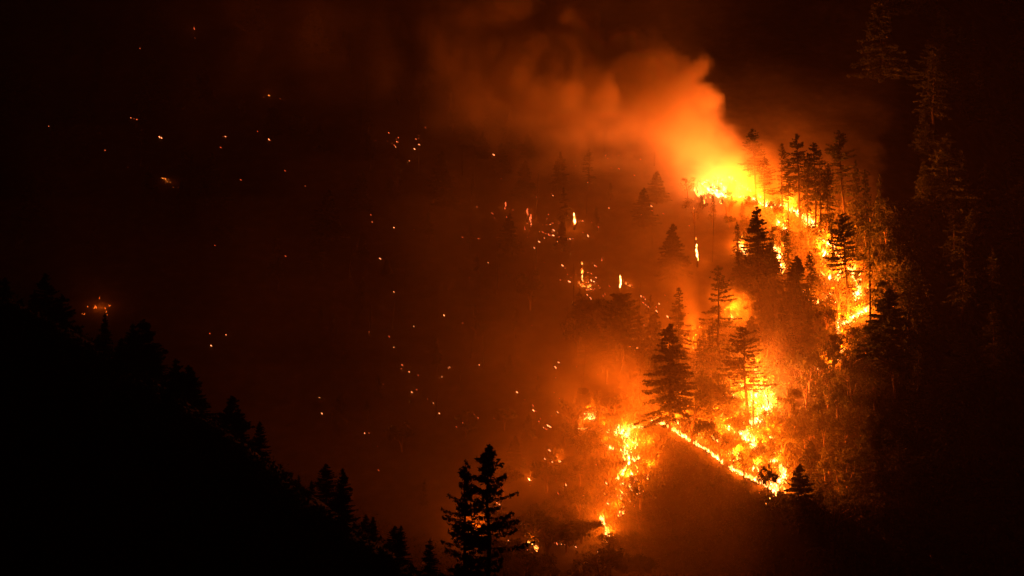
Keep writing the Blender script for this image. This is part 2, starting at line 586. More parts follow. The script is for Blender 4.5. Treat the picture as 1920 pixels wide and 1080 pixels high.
def fire(name, label, path, width=1.2, h=1.6, dens=3.0, heat=1.0, power=0.0, lamp_step=7.0, lamp_h=2.2, cat='fire', group=None, gaps=0.25, seed=None, lift=0.0, crest=False, col=None):
    """Tongues of flame along a line of photograph pixels laid onto the slope; the lamps are the light that fire gives off."""
    global N_LIGHTS
    rng = np.random.default_rng(seed if seed is not None else abs(int(path[0][0] * 7 + path[0][1])) + 1)
    if crest:
        g = []
        for s_ in np.linspace(path[0][0], path[1][0], 14):
            q_ = S1 + SD * s_ + SN * (float(crest_shift(s_)) + 0.35)
            g.append(Vector((q_[0], q_[1], hz(q_[0], q_[1]))))
    else:
        g = [ground_at(*q) for q in path]
    h *= 0.82; width *= 0.75; gaps = min(0.5, gaps + 0.1)
    if len(g) == 1:
        g.append(g[0] + Vector((0.6, -0.2, 0)))
    pts = np.array([(q.x, q.y) for q in g])
    P, L = resample(pts, 0.25)
    origin = g[len(g) // 2]
    n = max(6, int(L * dens * 2.4))
    b = Tris()
    phase = rng.random() * 50
    for i in range(n):
        s = rng.random()
        c = np.array([np.interp(s, np.linspace(0, 1, len(P)), P[:, k]) for k in range(2)])
        act = vnoise3(np.array([s * L / 3.2 + phase]), np.array([0.5]), np.array([0.5]), LAT[0])[0]
        if act < gaps: continue
        off = rng.normal(size=2)
        stray = rng.random() < 0.3 and not crest
        if stray: off = off * 2.6
        c = c + off * width * np.array([0.6, 0.9]) * (0.4 + act)
        core = math.exp(-0.45 * float(off @ off))
        z = hz(c[0], c[1]) - 0.15 + lift
        hh = h * (0.18 + 1.5 * rng.random() ** 2.6) * (0.3 + act) * (0.45 if stray else 1.0)
        r = 0.05 + 0.10 * hh * (0.5 + rng.random())
        az = rng.random() * 6.28
        m = 4; sides = 4
        t = np.linspace(0, 1, m)
        ax = rng.normal() * 0.25 - 0.15; ay = rng.normal() * 0.2
        cx = c[0] + hh * (ax * t + 0.12 * np.sin(t * 5 + az)); cyy = c[1] + hh * (ay * t)
        rr = r * np.array([0.7, 1.0, 0.55, 0.06])
        an = az + np.arange(sides) * 2 * math.pi / sides
        v = np.stack([cx[:, None] + rr[:, None] * np.cos(an)[None], cyy[:, None] + rr[:, None] * np.sin(an)[None] * 0.7,
                      (z + hh * t)[:, None] + 0 * an[None]], axis=2).reshape(-1, 3)
        v -= np.array(origin)
        f = []
        for k in range(m - 1):
            for j in range(sides):
                a0 = k * sides + j; b0 = k * sides + (j + 1) % sides
                f.append((a0, b0, b0 + sides)); f.append((a0, b0 + sides, a0 + sides))
        q = heat * (0.30 + 0.34 * rng.random() + 0.42 * core) * (0.72 + 0.5 * act)
        ht = np.clip(np.repeat(np.array([0.95, 0.9, 0.55, 0.15]), sides) * q, 0, 1)
        b.add(v, f, ht)
    if not b.v: return None
    o = bpy.data.objects.new(name, None)
    link(o); o.location = origin
    tag(link(bpy.data.objects.new('flames', b.mesh('flames', M_flame)), o), kind='stuff')
    tag(o, label, cat, group)
    if power > 0:
        k = max(1, int(round(L / lamp_step)))
        for i in range(k):
            s = (i + 0.5) / k
            c = [np.interp(s, np.linspace(0, 1, len(P)), P[:, kk]) for kk in range(2)]
            ld = bpy.data.lights.new('flame_light', 'POINT')
            ld.energy = power * LIGHT_GAIN / k
            ld.color = col or FIRE_COL
            ld.shadow_soft_size = 0.9
            lo = bpy.data.objects.new('flame_light', ld)
            link(lo, o)
            lo.location = Vector((c[0], c[1], hz(c[0], c[1]) + lamp_h)) - origin
            N_LIGHTS += 1
    return o


KW = 1000.0
fire('wildfire', 'brightest head of flames below the smoke column at the upper edge', [(1308, 363), (1325, 360), (1345, 362), (1362, 366)], 2.2, 4.6, 8, 1.0, 760 * KW, 5, 3.0, gaps=0.1, col=(1.0, 0.18, 0.028))
fire('wildfire', 'thin upper line of flame climbing behind the smoky firs', [(1368, 333), (1385, 345), (1400, 355), (1414, 363), (1428, 372)], 0.8, 1.3, 4, 1.0, 150 * KW)
fire('wildfire', 'flames between the head fire and the pale smoky fir trunks', [(1366, 368), (1385, 370), (1400, 372), (1416, 378), (1430, 384), (1446, 390)], 1.1, 2.0, 5, 1.0, 700 * KW)
fire('wildfire', 'short bright flame line running down to the tall dark firs', [(1452, 388), (1462, 390), (1476, 393), (1488, 396), (1498, 402)], 0.9, 1.8, 6, 1.0, 420 * KW)
fire('wildfire', 'broken flames burning at the foot of the two tall firs', [(1506, 404), (1516, 415), (1526, 424), (1534, 438), (1542, 450)], 1.9, 2.6, 5, 0.95, 480 * KW)
fire('wildfire', 'bright flames descending the right flank behind the dark-crowned fir', [(1542, 450), (1552, 458), (1564, 468), (1574, 480), (1584, 492), (1592, 505)], 1.6, 2.4, 6, 1.0, 700 * KW)
fire('wildfire', 'curling flame edge at the rightmost bulge of the fire', [(1592, 508), (1602, 518), (1609, 530), (1614, 545), (1606, 556), (1594, 560), (1586, 552)], 1.5, 2.2, 6, 1.0, 600 * KW)
fire('wildfire', 'diagonal flame edge beside the base of the long bare trunk', [(1630, 580), (1618, 586), (1606, 593), (1594, 602), (1582, 608), (1572, 613)], 1.0, 1.8, 8, 1.0, 480 * KW)
fire('wildfire', 'narrow upright flames beside a charred stump on the flank', [(1570, 594), (1573, 608), (1572, 622), (1578, 636), (1580, 642)], 0.9, 2.0, 6, 0.95, 130 * KW)
fire('wildfire', 'lowest hook of the right flank fire under small oaks', [(1581, 655), (1578, 668), (1570, 680), (1556, 688), (1542, 692), (1532, 694)], 0.7, 1.3, 8, 0.95, 260 * KW)
fire('wildfire', 'flames glinting through the lower boughs of the dark pointed fir', [(1388, 452), (1392, 470), (1400, 482)], 1.2, 2.4, 5, 0.9, 120 * KW)
fire('wildfire', 'flames showing on the right side of the dark pointed fir', [(1450, 462), (1460, 478), (1462, 498), (1470, 516)], 1.4, 2.4, 5, 0.92, 170 * KW)
fire('wildfire', 'widest sheet of flame behind the twin bare fir trunks', [(1385, 722), (1402, 735), (1418, 745), (1410, 760), (1395, 770)], 2.8, 2.8, 3.2, 0.95, 800 * KW, 6, 3.0, gaps=0.1)
fire('wildfire', 'bright curved flame wall right of the twin bare trunks', [(1418, 722), (1432, 738), (1443, 757), (1437, 774), (1422, 790), (1408, 800)], 1.5, 2.4, 9, 1.0, 900 * KW, 6, 3.0, gaps=0.08, col=(1.0, 0.18, 0.02))
fire('wildfire', 'flames under the bushy trees left of the twin trunks', [(1345, 742), (1358, 752), (1372, 745), (1380, 760)], 2.0, 2.6, 4, 0.9, 260 * KW)
fire('wildfire', 'winding flame line falling from the flame wall to the spur', [(1392, 800), (1396, 815), (1404, 828), (1414, 836), (1424, 848), (1438, 858)], 1.8, 2.8, 7, 0.97, 520 * KW)
fire('wildfire', 'curved flame tip closing the loop above the spur end', [(1438, 858), (1452, 868), (1464, 876), (1470, 888), (1464, 900), (1456, 910), (1452, 922)], 1.5, 2.4, 8, 0.97, 480 * KW)
fire('wildfire', 'thin fire line along the upper crest of the spur', [(-1, 0), (9.5, 0)], 0.6, 1.6, 9, 0.95, 130 * KW, gaps=0.2, lift=0.0, crest=True)
fire('wildfire', 'thin fire line along the middle of the bare spur crest', [(10, 0), (28, 0)], 0.45, 1.25, 8, 0.95, 110 * KW, gaps=0.29, lift=0.0, crest=True)
fire('wildfire', 'fire line at the low end of the spur crest below the oaks', [(28.5, 0), (44.5, 0)], 0.6, 1.6, 9, 0.97, 130 * KW, gaps=0.29, lift=0.0, crest=True)
fire('wildfire', 'hazy flames around the foot of the large dark fir', [(1262, 772), (1282, 778), (1300, 786)], 2.4, 2.4, 3, 0.8, 240 * KW)
fire('wildfire', 'small blaze under thin saplings at the left of the lower fire', [(1086, 784), (1098, 782), (1108, 784), (1116, 787)], 1.7, 3.2, 7, 0.97, 150 * KW, 8)
fire('wildfire', 'little flames at the foot of the saplings left of the gully', [(1083, 803), (1090, 805), (1108, 806)], 0.5, 0.9, 6, 0.9, 10 * KW)
fire('wildfire', 'tall ribbon of flame in the gully beside the forked bare tree', [(1160, 800), (1170, 812), (1177, 822), (1186, 833)], 2.3, 2.6, 7, 1.0, 170 * KW, gaps=0.05)
fire('wildfire', 'hottest flames at the bottom of the gully ribbon', [(1160, 842), (1172, 846), (1183, 850), (1190, 846), (1183, 862), (1178, 868)], 2.4, 2.3, 7, 1.0, 200 * KW)
fire('wildfire', 'low broken flames joining the gully from the left', [(1122, 828), (1132, 834), (1142, 838), (1150, 845)], 0.7, 1.1, 7, 0.9, 30 * KW)
fire('wildfire', 'small level line of flame right of the forked bare tree', [(1184, 796), (1194, 802), (1206, 803)], 0.5, 0.9, 8, 0.9, 25 * KW)
fire('wildfire', 'sloping flames under the dark oak below the gully', [(1158, 902), (1170, 905), (1182, 910), (1194, 918)], 2.2, 2.0, 7, 1.0, 170 * KW)
fire('wildfire', 'flickering lower end of the flames under the dark oak', [(1194, 922), (1200, 928), (1204, 932)], 0.8, 1.2, 8, 0.9, 25 * KW)
fire('wildfire', 'tiny flames strung out between the oak and the lower blaze', [(1148, 935), (1158, 936), (1172, 938)], 0.5, 0.8, 6, 0.85, 8 * KW)
fire('wildfire', 'small blaze on the slope above the lowest flames', [(1148, 953), (1158, 961), (1166, 966)], 1.7, 1.6, 7, 0.95, 35 * KW)
fire('wildfire', 'isolated short streak of flame right of the lower blazes', [(1183, 956), (1190, 959), (1196, 961)], 0.4, 0.9, 9, 0.92, 15 * KW)
fire('wildfire', 'leaning pointed flame above the lowest blaze', [(1128, 976), (1131, 982), (1134, 986)], 0.6, 2.0, 10, 0.98, 30 * KW)
fire('wildfire', 'lowest tall blaze below the gully', [(1140, 992), (1138, 1000), (1141, 1008), (1137, 1016)], 0.9, 1.6, 9, 0.95, 45 * KW)
fire('wildfire', 'speckled flames seen through the black foreground fir', [(886, 992), (892, 998), (884, 1000)], 1.4, 1.4, 6, 0.85, 30 * KW)
fire('wildfire', 'scattered little flames right of the foreground firs', [(993, 1016), (1002, 1024), (1008, 1033)], 1.2, 1.1, 5, 0.85, 14 * KW)
fire('wildfire', 'glowing patch at the foot of the round-topped pine', [(1184, 652), (1194, 655), (1203, 652)], 0.9, 1.1, 6, 0.85, 10 * KW)
fire('wildfire', 'red patch of burning brush on the mid slope', [(1088, 535), (1096, 540), (1108, 541)], 1.3, 1.3, 5, 0.6, 5 * KW)
fire('wildfire', 'small flames beside the glowing standing trunk on the mid slope', [(1173, 533), (1180, 536), (1186, 541)], 0.6, 1.0, 5, 0.6, 3.5 * KW)
fire('wildfire', 'distant line of fire alone on the dark left slope', [(301, 332), (312, 339), (320, 348), (328, 352), (333, 351)], 0.7, 0.6, 2.2, 0.66, 0.25 * KW)
fire('wildfire', 'dull red fire just above the black ridge at the left edge', [(166, 592), (180, 580), (194, 582), (204, 592)], 2.6, 1.2, 0.8, 0.2, 2.2 * KW)
fire('wildfire', 'small fires among young trees inside the right flank', [(1508, 545), (1512, 560), (1522, 566), (1538, 569)], 1.2, 1.0, 3, 0.85, 60 * KW)
fire('wildfire', 'spots of flame on the dark slope under the small fir', [(1528, 585), (1534, 593)], 0.6, 0.7, 3, 0.7, 5 * KW)
fire('wildfire', 'little red flames smouldering left of the lower oaks', [(1045, 862), (1052, 872)], 0.6, 1.1, 6, 0.5, 6 * KW)
fire('wildfire', 'short flame burning alone below the left saplings', [(1039, 828), (1040, 833)], 0.3, 1.2, 9, 0.8, 4 * KW)
fire('wildfire', 'pair of flames on the lower slope right of the foreground fir', [(992, 903), (997, 902)], 0.5, 0.9, 8, 0.85, 5 * KW)
fire('wildfire', 'small red flame alone on the hazy upper left slope', [(503, 181), (506, 181)], 0.3, 0.6, 9, 0.5, 0.15 * KW)

fire('wildfire', 'small smoky fire between the tall thin fir and the central pointed fir', [(1372, 596), (1378, 600)], 0.6, 1.3, 8, 0.85, 230 * KW, lamp_h=4)
fire('wildfire', 'spots of flame through the left boughs of the largest dark fir', [(1244, 652), (1250, 664)], 0.6, 0.8, 5, 0.8, 60 * KW, lamp_h=3)
fire('wildfire', 'sparks of flame in the smoke right of the feathery fir', [(1296, 648), (1304, 656)], 0.6, 0.7, 4, 0.75, 110 * KW, lamp_h=4)

for lb_, pth, w_, h_, pw_ in (
        ('burning scrub at the left edge of the spur top, beside the largest fir', [(1264, 788), (1276, 794)], 1.8, 1.8, 110),
        ('burning brush between the largest fir and the thin-boughed fir foot', [(1300, 752), (1314, 760)], 2.0, 1.8, 120),
        ('flames in the brush left of the sheet of flame', [(1332, 772), (1350, 780)], 2.2, 2.0, 140),
        ('burning ground just above the upper spur crest', [(1306, 812), (1322, 820)], 1.6, 1.4, 100),
        ('burning ground in the middle between the spur and the sheet of flame', [(1344, 824), (1362, 836)], 2.2, 1.6, 130),
        ('low flames among oaks near the lower spur crest', [(1374, 858), (1392, 868)], 2.0, 1.5, 130),
        ('low flames filling the inside of the loop above the spur tip', [(1410, 880), (1428, 890)], 2.0, 1.4, 110),
        ('brush fire in front of the flat-crowned fir foot', [(1362, 800), (1380, 806)], 1.8, 1.5, 110),
        ('bright brush fire right of the flame wall foot', [(1440, 812), (1450, 826)], 1.4, 1.4, 70),
        ('flames behind the pale lit broadleaf tree', [(1412, 690), (1428, 698)], 1.6, 1.8, 150),
        ('brush burning between the tall firs and the dark-crowned fir', [(1536, 470), (1548, 484)], 2.2, 2.0, 150),
        ('brush burning in the middle of the right flank', [(1552, 508), (1566, 524)], 2.4, 1.8, 150),
        ('scattered flames in the lower part of the right flank interior', [(1556, 552), (1568, 572)], 2.2, 1.5, 110),
        ('flames creeping between the head fire and the central pointed fir', [(1462, 420), (1478, 436)], 2.0, 1.5, 120),
        ('smoky flames right above the left gully oaks', [(1128, 808), (1142, 814)], 1.6, 1.6, 60),
        ('flecks of flame in the scrub right of the gully ribbon', [(1208, 838), (1216, 852)], 1.4, 1.0, 40),
        ('flecks of flame in the scrub below the leaning bare tree', [(1212, 884), (1222, 896)], 1.3, 1.0, 40)):
    fire('wildfire', lb_, pth, w_ * 1.2, h_ * 1.25, 3.2, 0.97, pw_ * 1.5 * KW, 9, 2.6, gaps=0.25)


# ------------------------------------------------------------------ burning trunks
def burning_trunk(label, px, py0, py1, power=4 * KW, heat=0.9, lean=0.0, rad=0.28, cover=0.7, name='burning_trunk'):
    """A charred standing trunk with glowing cracks; (py0 top, py1 foot)."""
    p = ground_at(px, py1)
    H = (py1 - py0) * K * p.y
    rng = np.random.default_rng(int(px * 3 + py0))
    o = bpy.data.objects.new(name, None); link(o); o.location = p
    tag(o, label, 'burning tree')
    t = np.linspace(0, 1, 7)
    pts = np.stack([lean * H * t + 0.06 * rng.normal(size=7), 0.06 * rng.normal(size=7), H * t - 0.6 * (t == 0)], axis=1)
    a = Tris(); a.tube(pts, rad * (1 - 0.6 * t), 6)
    link(bpy.data.objects.new('trunk', a.mesh('trunk', M_char)), o)
    g = Tris()
    n = int(H * 3.5 * cover) + 3
    for i in range(n):
        s = rng.random(); L = 0.25 + 0.7 * rng.random()
        c = np.array([np.interp(s, t, pts[:, k]) for k in range(3)])
        if vnoise3(np.array([s * H / 1.3 + px]), np.array([0.5]), np.array([0.5]), LAT[1])[0] < 0.5: continue
        r = rad * (1 - 0.6 * s)
        az = -math.pi / 2 + rng.normal() * 0.9
        c = c + np.array([math.cos(az) * r, math.sin(az) * r - 0.1, 0])
        w = 0.06 + 0.13 * rng.random()
        v = np.array([(-w, 0, 0), (w, 0, 0), (0, -w, 0), (0, 0, L), (0, 0, -L * 0.5)]) + c
        f = [(0, 2, 3), (2, 1, 3), (1, 0, 3), (2, 0, 4), (1, 2, 4), (0, 1, 4)]
        hh = heat * (0.25 + 0.7 * rng.random())
        g.add(v, f, np.full(5, hh))
    tag(link(bpy.data.objects.new('glowing_wood', g.mesh('glowing_wood', M_flame if power > 3 * KW else M_ember)), o), kind='stuff')
    if power > 0:
        ld = bpy.data.lights.new('ember_light', 'POINT'); ld.energy = power * LIGHT_GAIN; ld.color = FIRE_COL; ld.shadow_soft_size = 0.6
        lo = bpy.data.objects.new('ember_light', ld); link(lo, o); lo.location = (0, -1.2, H * 0.6)
    return o


burning_trunk('brightest burning stump with an orange halo on the mid slope', 1077, 403, 430, 9 * KW, 1.0, 0, 0.45, 2.6)
burning_trunk('burning standing trunk right of the isolated dark fir', 1308, 448, 502, 22 * KW, 0.95, -0.05, 0.35, 1.3)
burning_trunk('tall glowing trunk rising above the round-topped pine', 1163, 520, 560, 6 * KW, 0.9, 0.0, 0.35, 1.8)
burning_trunk('trunk with a string of red embers high on the hazy slope', 980, 325, 349, 1.2 * KW, 0.6, 0, 0.3, 1.0)
burning_trunk('left of two glowing snags on the mid slope', 989, 394, 417, 1.5 * KW, 0.6, 0, 0.3, 1.2)
burning_trunk('right of two glowing snags on the mid slope', 995, 394, 421, 1.5 * KW, 0.6, 0.02, 0.3, 1.2)
burning_trunk('thin red glowing snag left of the paired snags', 948, 374, 392, 1.0 * KW, 0.6, 0, 0.25, 1.3)
burning_trunk('short glowing stub below the paired snags', 985, 421, 431, 0.3 * KW, 0.5, 0, 0.25, 1.0)
burning_trunk('glowing snag standing in the red patch of burning brush', 1091, 494, 525, 4 * KW, 0.75, 0.03, 0.3, 1.2)
burning_trunk('lone glowing trunk near the top of the dark left slope', 364, 43, 56, 0.15 * KW, 0.55, 0, 0.3, 1.6)
burning_trunk('small leaning glowing snag above the red brush patch', 1129, 479, 489, 0.4 * KW, 0.55, 0.2, 0.2, 1.2)

# ------------------------------------------------------------------ embers scattered over the burnt slope
E7 = [(989, 202), (204, 444), (248, 649), (533, 773), (650, 857), (663, 608), (680, 612), (694, 614), (808, 706), (818, 709), (1335, 500), (1419, 509), (1304, 675), (1362, 718), (1370, 722), (1118, 759), (1130, 700), (1142, 703), (1473, 767), (1444, 875), (1220, 920), (1546, 952), (710, 255)]
E8 = [(691, 23), (918, 58), (1266, 175), (1187, 304), (1330, 284), (1266, 351), (675, 309), (727, 312), (679, 346), (1172, 628), (1186, 628), (1214, 670), (1217, 749)]
Z1 = [(27, 129), (118, 557), (68, 740), (233, 866), (830, 479), (941, 418), (988, 522), (1006, 492), (1016, 493), (1250, 372), (1192, 463), (1170, 474), (1197, 520), (1157, 553), (1114, 654), (1381, 876), (1686, 1045), (1735, 527)]
Z2 = [(790, 120), (801, 179), (985, 227), (1154, 242), (867, 492), (985, 775), (1408, 973), (1565, 1038), (1620, 651), (1697, 320), (1563, 312), (1778, 521)]
Z3 = [(241, 260), (597, 301), (764, 338), (804, 427), (873, 582), (867, 610), (933, 640), (1008, 668), (716, 736), (1262, 604), (1274, 600), (1209, 674), (996, 791), (955, 806), (1089, 862), (1137, 897), (1187, 990), (1419, 1057), (1457, 1027), (1481, 993), (1513, 1029), (1648, 1025), (176, 852), (197, 985), (1523, 573)]
Z4 = [(391, 221), (473, 300), (361, 427), (147, 493), (797, 67), (780, 222), (838, 294), (1241, 40), (560, 368), (564, 416), (588, 421), (755, 467), (820, 434), (638, 508), (621, 535), (670, 593), (697, 617), (715, 580), (738, 588), (728, 840), (683, 921), (853, 962), (838, 920), (660, 993), (762, 957), (885, 1000), (928, 1000), (1198, 935), (1225, 988)]
Z5 = [(511, 135), (800, 78), (830, 68), (907, 188), (888, 226), (824, 291), (850, 291), (904, 316), (1090, 293), (1332, 172), (1348, 388), (245, 578), (390, 585), (440, 600), (480, 620), (500, 880), (40, 755), (300, 775), (318, 785), (780, 797), (810, 805), (857, 810), (905, 828), (990, 824), (1004, 834), (1250, 905), (1275, 900), (1411, 595), (1480, 515), (180, 378), (205, 400), (240, 440)]
R5 = [(237, 277), (308, 340), (490, 528), (360, 498), (195, 690), (438, 712), (300, 735), (315, 765), (396, 763), (597, 620), (700, 600), (708, 614), (640, 810), (665, 812), (690, 808), (705, 804), (748, 801), (713, 850), (780, 857), (640, 865), (660, 872), (680, 880), (695, 885), (710, 887), (740, 900), (752, 898), (650, 900), (740, 927), (615, 930), (582, 971), (432, 929), (207, 903), (843, 903), (910, 862), (945, 886), (910, 788), (970, 797), (1014, 824), (1086, 695), (943, 528), (1258, 478), (1102, 427), (1153, 434), (1152, 342), (1299, 373), (1078, 366), (848, 385), (862, 409), (1372, 685), (1377, 716), (1302, 741), (1295, 762), (1385, 780), (1403, 802), (1454, 734), (1628, 820)]
R6 = [(143, 232), (394, 214), (650, 131), (772, 151), (789, 172), (807, 212), (818, 262), (757, 250), (975, 133), (990, 148), (1000, 158), (967, 252), (985, 262), (1003, 268), (998, 231), (968, 208), (1090, 287), (940, 349), (962, 374), (1047, 357), (1059, 345), (1303, 358), (1320, 368), (1332, 378), (1318, 408), (1335, 420), (1350, 430), (1362, 440), (1425, 408), (1408, 460), (1481, 498), (1390, 540), (1323, 553), (1345, 570), (1370, 590), (1392, 606), (1370, 620), (1408, 632), (1428, 665), (1280, 764), (939, 758), (747, 808), (724, 840), (725, 907), (710, 1006), (753, 1052), (868, 832), (1010, 888), (467, 1006), (518, 1056), (566, 560), (1180, 520), (1182, 555), (1175, 465), (1200, 265), (1240, 285), (950, 312), (980, 320)]
BIG = {(808, 706), (818, 709), (1362, 718), (1157, 553), (1408, 973), (867, 492), (564, 416), (715, 580), (738, 588), (728, 840), (853, 962), (308, 340), (710, 887), (615, 930), (945, 886), (943, 528), (1372, 685), (1385, 780), (772, 151), (818, 262), (967, 252), (962, 374), (1408, 460), (1481, 498), (1428, 665), (1280, 764), (1332, 172), (1348, 388), (390, 585), (905, 828), (990, 824), (1004, 834), (1250, 905), (1275, 900), (1180, 520), (724, 840), (710, 1006), (206, 444)}
GROUPS = [
    ('E7', E7, 2.7, 0, 0, 'tiny ember glowing on the dark upper left slope', 'embers on the dark upper left slope', 0.45, 0.42),
    ('E8', E8, 1.714, 0, 450, 'faint ember glowing low on the dark left slope', 'embers low on the dark left slope', 0.45, 0.42),
    ('Z1', Z1, 4.5, 520, 160, 'red ember in the dim haze left of the smoke column', 'embers in the dim haze left of the smoke column', 0.5, 0.45),
    ('Z2', Z2, 4.5, 520, 380, 'ember glowing on the middle of the hazy burnt slope', 'embers on the middle of the hazy burnt slope', 0.55, 0.42),
    ('Z3', Z3, 4.5, 560, 560, 'ember sparkling on the brown haze of the lower burnt slope', 'embers on the brown lower burnt slope', 0.62, 0.42),
    ('Z4', Z4, 5.625, 900, 700, 'ember on the hazy slope left of the burning saplings', 'embers left of the burning saplings', 0.6, 0.5),
    ('Z5', Z5, 5.625, 900, 880, 'ember burning on the dark ground along the lower picture edge', 'embers along the lower slope', 0.62, 0.55),
    ('R5', R5, 3.6, 840, 200, 'ember among the glowing snags below the smoke column', 'embers among the glowing snags', 0.62, 0.5),
    ('R6', R6, 3.6, 840, 460, 'ember on the burnt ground around the round-topped pine', 'embers around the round-topped pine', 0.62, 0.5),
]


_cl = random.Random(77)
CLUSTER = []
for cx_, cy_, n_, sx_, sy_ in ((1098, 524, 14, 14, 12), (1028, 440, 14, 24, 14), (1120, 545, 6, 18, 6), (1222, 580, 10, 20, 12), (994, 415, 6, 6, 12),
                               (1145, 296, 5, 12, 4), (1168, 640, 7, 20, 14), (742, 268, 5, 10, 6), (1006, 1026, 5, 8, 8), (872, 805, 5, 16, 8)):
    for _ in range(n_):
        CLUSTER.append((_cl.gauss(cx_, sx_), _cl.gauss(cy_, sy_)))
GROUPS.append(('CL', CLUSTER, 1.0, 0, 0, 'tiny red ember in a thick cluster of embers on the burnt slope', 'clustered red embers', 0.42, 0.36))


def ember_mesh(seed, heat):
    rng = np.random.default_rng(seed)
    L = 0.55 + 0.35 * rng.random(); w = 0.22
    an = np.arange(5) * 2 * math.pi / 5
    rings = []
    for i, (s, r) in enumerate(((-1, 0.35), (-0.4, 0.9), (0.3, 1.0), (1, 0.3))):
        rr = w * r * (0.8 + 0.5 * rng.random(5))
        rings.append(np.stack([np.full(5, s * L) + rng.normal(size=5) * 0.06, rr * np.cos(an), rr * np.sin(an)], axis=1))
    v = np.concatenate(rings)
    f = []
    for i in range(3):
        for j in range(5):
            a = i * 5 + j; b = i * 5 + (j + 1) % 5
            f.append((a, b, b + 5)); f.append((a, b + 5, a + 5))
    for j in range(1, 4):
        f.append((0, j + 1, j)); f.append((15, 15 + j, 16 + j))
    h = heat * (0.55 + 0.45 * rng.random(20))
    return mesh_from('ember', v, f, M_ember, False, h)


E_DIM = [ember_mesh(50 + i, 0.3) for i in range(4)]
E_MID = [ember_mesh(60 + i, 0.6) for i in range(4)]
E_HOT = [ember_mesh(70 + i, 0.95) for i in range(4)]
placed = []
n_ember = 0
for gi, (nm, lst, div, ox, oy, label, grp, warm, size) in enumerate(GROUPS):
    for j, (ex, ey) in enumerate(lst):
        px = ox + ex / div; py = oy + ey / div
        if any(abs(px - a) < 1.6 and abs(py - b) < 1.6 for a, b in placed): continue
        placed.append((px, py))
        big = (ex, ey) in BIG
        rr = random.random()
        pool = E_HOT if (big or rr < warm - 0.3) else (E_MID if rr < warm else E_DIM)
        p = ground_at(px, py)
        o = bpy.data.objects.new('ember', pool[(j * 7 + gi) % 4]); link(o)
        s = size * (1.15 if big else 0.46 + 0.6 * random.random() ** 1.6)
        o.location = p + Vector((0, -0.5, 0.45 + 0.25 * s))
        o.scale = (s, s, s * 1.1)
        o.rotation_euler = (random.uniform(-0.4, 0.4), random.uniform(0.35, 1.15), random.uniform(-0.5, 0.5))
        tag(o, label, 'ember', grp)
        n_ember += 1

# ------------------------------------------------------------------ the trees one can pick out
def tree_px(kind, px, top, base, label, wide=1.0, lean=0.0, var=0, group=None, ymin=560.0, back=0.0):
    p = ground_at(px, base, ymin)
    if back:
        y = p.y + back; p = Vector((p.x * y / p.y, y, 0)); p.z = hz(p.x, p.y)
    h = (540 - top) * K * p.y - p.z
    return plant(kind, p, h, label, group, var, wide, lean)


